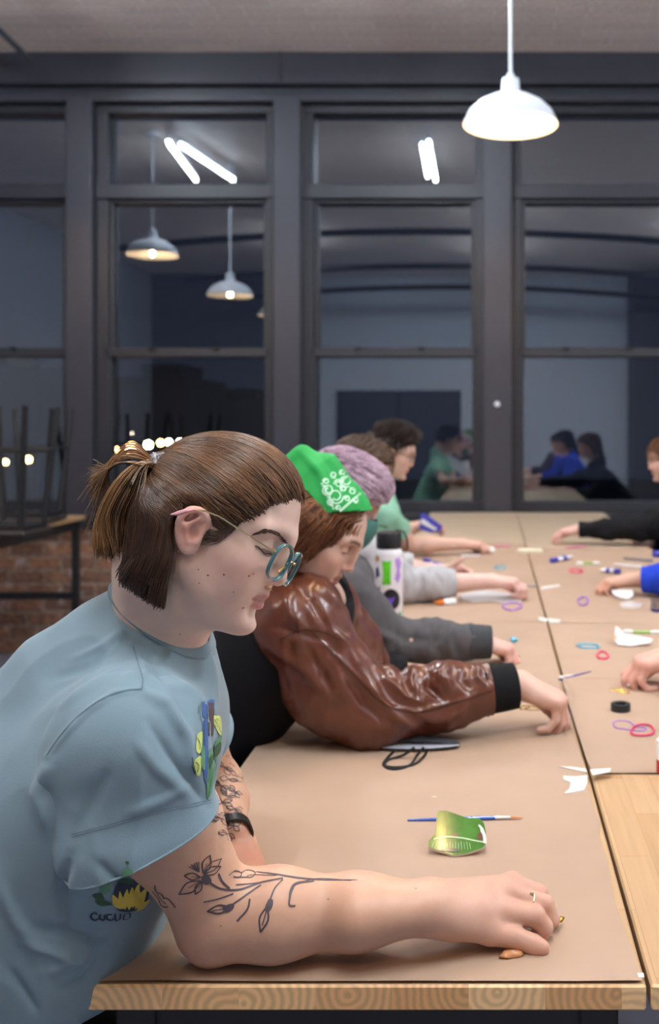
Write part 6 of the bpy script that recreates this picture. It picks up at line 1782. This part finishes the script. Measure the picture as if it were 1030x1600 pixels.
draw_lines('speckle', bv, [([(970+7*k, 1002+(k*5) % 9), (972+7*k, 1003+(k*5) % 9)], .0022) for k in range(6)], M['glaze_dark'], o, off=.0006)
M['elastic_purple'] = mat('purple_elastic', srgb(166, 116, 200), .5); M['elastic_pink'] = mat('hot_pink_elastic', srgb(218, 32, 100), .5); M['glitter_blue'] = mat('light_blue_glitter', srgb(110, 186, 214), .3, metal=.3, var=.3, vscale=300)
ring_tube([(958, 1129), (968, 1126), (984, 1128), (992, 1134), (1010, 1138), (1004, 1142), (988, 1141), (975, 1139), (962, 1137)], .0016, 'hair_tie', M['elastic_purple'], 'thin purple hair tie beside the pink one, below the black tape roll', 'hair tie')
ring_tube([(988, 1138), (1000, 1132), (1015, 1133), (1022, 1140), (1018, 1147), (1000, 1149), (987, 1146)], .0019, 'hair_tie', M['elastic_pink'], 'hot pink hair tie below the black tape roll', 'hair tie', dz=.004)
ring_tube([(933, 1024), (938, 1018), (947, 1020), (951, 1026), (945, 1029), (936, 1028)], .0028, 'pink_loop', M['elastic_pink'], 'small hot pink loop beside the light blue glitter piece', 'loop')
ring_tube([(902, 1008), (912, 1006), (925, 1006), (936, 1009), (934, 1012), (920, 1012), (908, 1011)], .0030, 'glitter_piece', M['glitter_blue'], 'light blue glittery piece left of the orange-rimmed shard', 'craft piece')
ring_tube([(786, 945), (797, 942), (812, 943), (814, 949), (800, 953), (788, 950)], .0034, 'purple_loop', M['elastic_purple'], 'purple loop in front of the long white shard', 'craft piece')
ring_tube([(903, 938), (908, 933), (918, 934), (917, 943), (908, 945)], .0034, 'purple_loop', M['elastic_purple'], 'purple and pink loop left of the bowl-shaped shard', 'craft piece')
ring_tube([(890, 890), (900, 889), (911, 892), (905, 895), (893, 894)], .0035, 'pink_scrap', M['elastic_pink'], 'pink loop on the narrow paper beyond the blue sleeve', 'craft piece')
ring_tube([(772, 886), (780, 884), (790, 885), (786, 889), (775, 889)], .0035, 'blue_scrap', M['glitter_blue'], 'pale blue bit above the light grey sleeve wearer\'s wrist', 'craft piece')
# black tape roll
c = TP(970, 1112, 0); c[2] = TZ+.0035; R0 = 15.5*c[1]/F
MB().lathe([(R0*.55, 0), (R0, 0), (R0, .014), (R0*.96, .0152), (R0*.6, .0152), (R0*.55, .014), (R0*.55, 0)], c, 40, caps=False).build('tape_roll', M['lid_black'], None, smooth=True)
tag(bpy.data.objects['tape_roll'], 'small black roll of tape standing alone on the right paper', 'tape roll')
# swabs, tubes, sticks
def stick(a, b_, r, name, m, label, cat, dz=None, rb=None, group=None, ends=None):
    p = TP(*a, (dz or 0)+r+.003); q = TP(*b_, (dz or 0)+(rb or r)+.003)
    e = empty(name, tuple((p+q)/2), label, cat, group)
    MB().tube([p, p*.5+q*.5, q], [r, (r+(rb or r))/2, rb or r], 8).build('shaft' if ends else 'body', m, e, smooth=True)
    if ends:
        for z_, w_ in ((p, q), (q, p)):
            d = nrm(z_-w_); MB().tube([z_-d*r*3, z_, z_+d*r*4, z_+d*r*6], [r*1.1, r*ends[1], r*ends[1], r*.4], 8).build('tip', ends[0], e, smooth=True)
    return e
M['swab_green'] = mat('green_swab_stick', srgb(140, 206, 100), .5); M['cotton'] = mat('white_cotton', srgb(240, 240, 240), .9)
stick((984, 987), (1022, 988), .0035, 'cotton_swab', M['swab_green'], 'green double-ended cotton swab above the orange-rimmed shard', 'cotton swab', ends=(M['cotton'], 1.8))
stick((908, 880), (930, 880), .0035, 'cotton_swab', M['swab_green'], 'green cotton swab farther away, beyond the blue sleeve', 'cotton swab', ends=(M['cotton'], 2.0))
M['violet_plastic'] = mat('violet_plastic', srgb(104, 84, 168), .35); M['pink_stick'] = mat('pink_stick', srgb(214, 120, 160), .5)
stick((874, 1062), (923, 1049), .0028, 'craft_tool', M['violet_plastic'], 'violet tapered craft tool lying across the table gap', 'tool', rb=.0012)
stick((885, 856), (914, 853), .005, 'pink_pen', M['pink_stick'], 'pink stick under the hand in the black sleeve', 'pen'); stick((772, 853), (797, 853), .0045, 'pink_pen', M['pink_stick'], 'pink stick right of the green t-shirt man\'s hand', 'pen')
M['grey_plastic'] = mat('grey_plastic', srgb(120, 118, 130), .4); stick((975, 872), (1020, 876), .006, 'grey_pen', M['grey_plastic'], 'dark grey pen on the right beyond the blue sleeve', 'pen'); stick((960, 882), (1006, 886), .006, 'white_pen', M['white_glaze'], 'white pen in front of the dark grey one', 'pen')
stick((795, 915), (842, 916), .003, 'thin_brush', M['grey_plastic'], 'thin dark brush held in the light grey sweatshirt wearer\'s fist', 'paintbrush', dz=.01)
M['tube_blue'] = mat('deep_blue_plastic', srgb(58, 62, 170), .35)
def paint_tube(a, b_, w, label, dz=.0):
    p = TP(*a, w*.5+.003+dz); q = TP(*b_, w*.5+.003+dz); e = empty('paint_tube', tuple((p+q)/2), label, 'paint tube'); d = q-p
    MB().tube([p, p+d*.25], [w*.55, w*.55], 12).build('cap', M['tube_blue'], e, smooth=True)
    MB().tube([p+d*.25, p+d*.32, p+d*.8, q], [w*.3, w*.8, w*.75, w*.5], 12, flat=.6).build('tube_body', M['white_glaze'], e, smooth=True)
    MB().tube([p+d*.45, p+d*.65], [w*.82, w*.82], 12, flat=.62).build('label_band', M['tube_blue'], e, smooth=True)
paint_tube((862, 876), (893, 869), .022, 'blue-capped white paint tube on the far right paper'); paint_tube((665, 876), (702, 888), .024, 'blue and white paint tube behind the light grey sleeve')
paint_tube((1022, 866), (1052, 864), .03, 'blue paint tube at the right edge beyond the blue sleeve'); paint_tube((968, 893), (940, 890), .022, 'blue paint tube just behind the hand in the blue sleeve')
# packet in the far hand of the man
o, _, bv = slab([(658, 801), (664, 802), (692, 822), (687, 831), (672, 832), (655, 826)], 0, .012, [M['tube_blue'], M['tube_blue']], 'blue_packet', 'blue and white packet held up in the green t-shirt man\'s far hand', 'packet', Y0=4.98, Y1=5.0)
draw_fill('white_label', bv, [[(658, 812), (662, 811), (684, 826), (680, 829), (658, 818)]], M['white_glaze'], o, off=.002, step=3, smooth=False)
nugget(766, 860, .020, 'crumpled_tissue', M['cotton'], 'crumpled white tissue ball by the green t-shirt man\'s hand', 'tissue', sx=1.2, sy=1, sz=.9, seed=5)
M['eraser'] = mat('cream_block', srgb(232, 224, 196), .6)
c = TP(828, 861, .012); MB().box(c, (.125, .05, .022), bev=.004).build('cream_block', M['eraser'], None); tag(bpy.data.objects['cream_block'], 'cream coloured block lying across the gap near the far tables', 'block')
c = TP(735, 868, .005); MB().box(c, (.09, .03, .008), bev=.002).build('white_strip_box', M['white_glaze'], None); tag(bpy.data.objects['white_strip_box'], 'flat white strip just in front of the green t-shirt man\'s forearm', 'strip')
M['cone_orange'] = mat('orange_glue_cap', srgb(232, 128, 48), .5)
e = empty('glue_bottle', tuple(TP(700, 941)), 'small orange-nozzled glue bottle lying in front of the light grey sleeve', 'glue bottle')
p = TP(678, 942, .008); q = TP(694, 941, .012); w = TP(712, 940, .012)
MB().tube([p, q], [.002, .012], 12).build('nozzle', M['cone_orange'], e, smooth=True); MB().tube([q, q*.6+w*.4, w], [.011, .013, .011], 12).build('bottle_body', M['cotton'], e, smooth=True)
# glass jar and red-labelled bottle at the right edge
mg, nt, bb_ = new_mat('clear_jar_glass'); bb_.inputs['Transmission Weight'].default_value = 1; bb_.inputs['Roughness'].default_value = .03; bb_.inputs['IOR'].default_value = 1.3
tn = N(nt, 'ShaderNodeTexNoise'); tn.inputs['Scale'].default_value = 8; bpn = N(nt, 'ShaderNodeBump'); bpn.inputs['Strength'].default_value = .05; nt.links.new(tn.outputs[0], bpn.inputs['Height']); nt.links.new(bpn.outputs[0], bb_.inputs['Normal'])
c = TP(1032, 956); MB().lathe([(0, .003), (.030, .003), (.034, .01), (.034, .045), (.031, .045), (.031, .012), (0, .008)], c, 32).build('glass_cup', mg, None, smooth=True); tag(bpy.data.objects['glass_cup'], 'small clear glass cup at the right edge, right of the white shards', 'cup')
c = TP(1040, 1208); e = empty('glue_bottle', tuple(c), 'white bottle with a red band cut off by the right edge, by the bare wood', 'glue bottle')
rb_ = 14*c[1]/F; MB().lathe([(0, .003), (rb_, .003), (rb_, .026), (0, .026)], c, 24).build('red_base', mat('red_label', srgb(176, 44, 46), .5), e, smooth=True); MB().lathe([(rb_, .026), (rb_, .06), (rb_*.4, .068), (rb_*.3, .08), (0, .08)], c, 24).build('bottle_body', M['cotton'], e, smooth=True)
# beads held in hands
nugget(803, 1000, .008, 'teal_bead', M['glitter_blue'], 'teal bead at the fingertips of the charcoal hoodie hand', 'bead', sx=1.2, sz=1, seed=7, dz=.045)
nugget(986, 1070, .006, 'white_bead', M['cotton'], 'white dot held under the pinching hand on the right', 'bead', seed=8, dz=.012)
# torn tape
def tape(poly, label, dz=.004):
    c = np.array(poly, float); V = np.array([TP(x, y, dz) for x, y in c]); n = len(V)
    V2 = np.vstack([V, V-np.array([0, 0, .0008])]); Fc = [tuple(range(n)), tuple(range(n, 2*n))[::-1]]+[(i, (i+1) % n, (i+1) % n+n, i+n) for i in range(n)]
    tag(np_mesh('tape_piece', V2, Fc, M['tape'], None, smooth=False), label, 'tape')
tape([(880, 1212), (900, 1213), (918, 1211), (918, 1222), (913, 1234), (896, 1238), (881, 1240), (890, 1232), (892, 1222), (881, 1218)], 'widest torn white tape piece, left of the gap near the bare wood')
tape([(873, 1197), (895, 1198), (916, 1201), (917, 1206), (895, 1202)], 'thin torn tape strip above the widest piece'); tape([(922, 1202), (955, 1200), (953, 1206), (926, 1211)], 'torn tape strip right of the gap at the corner of the curled paper', .012)
tape([(841, 964), (856, 966), (855, 972), (843, 969)], 'white tape bit left of the gap, level with the grey cuff'); tape([(856, 966), (876, 968), (874, 973), (857, 973)], 'white tape bit right of the gap, level with the grey cuff')
tape([(845, 917), (874, 913), (875, 916), (847, 921)], 'tape strip across the gap by the blue sleeve\'s hand'); tape([(996, 1520), (1006, 1520), (1007, 1527), (998, 1527)], 'small tape scrap at the near corner of the paper')
tape([(872, 1056), (896, 1054), (898, 1058), (876, 1063)], 'tape strip under the violet tool'); tape([(700, 1042), (722, 1040), (722, 1044), (702, 1046)], 'tape bit behind the leather sleeve')
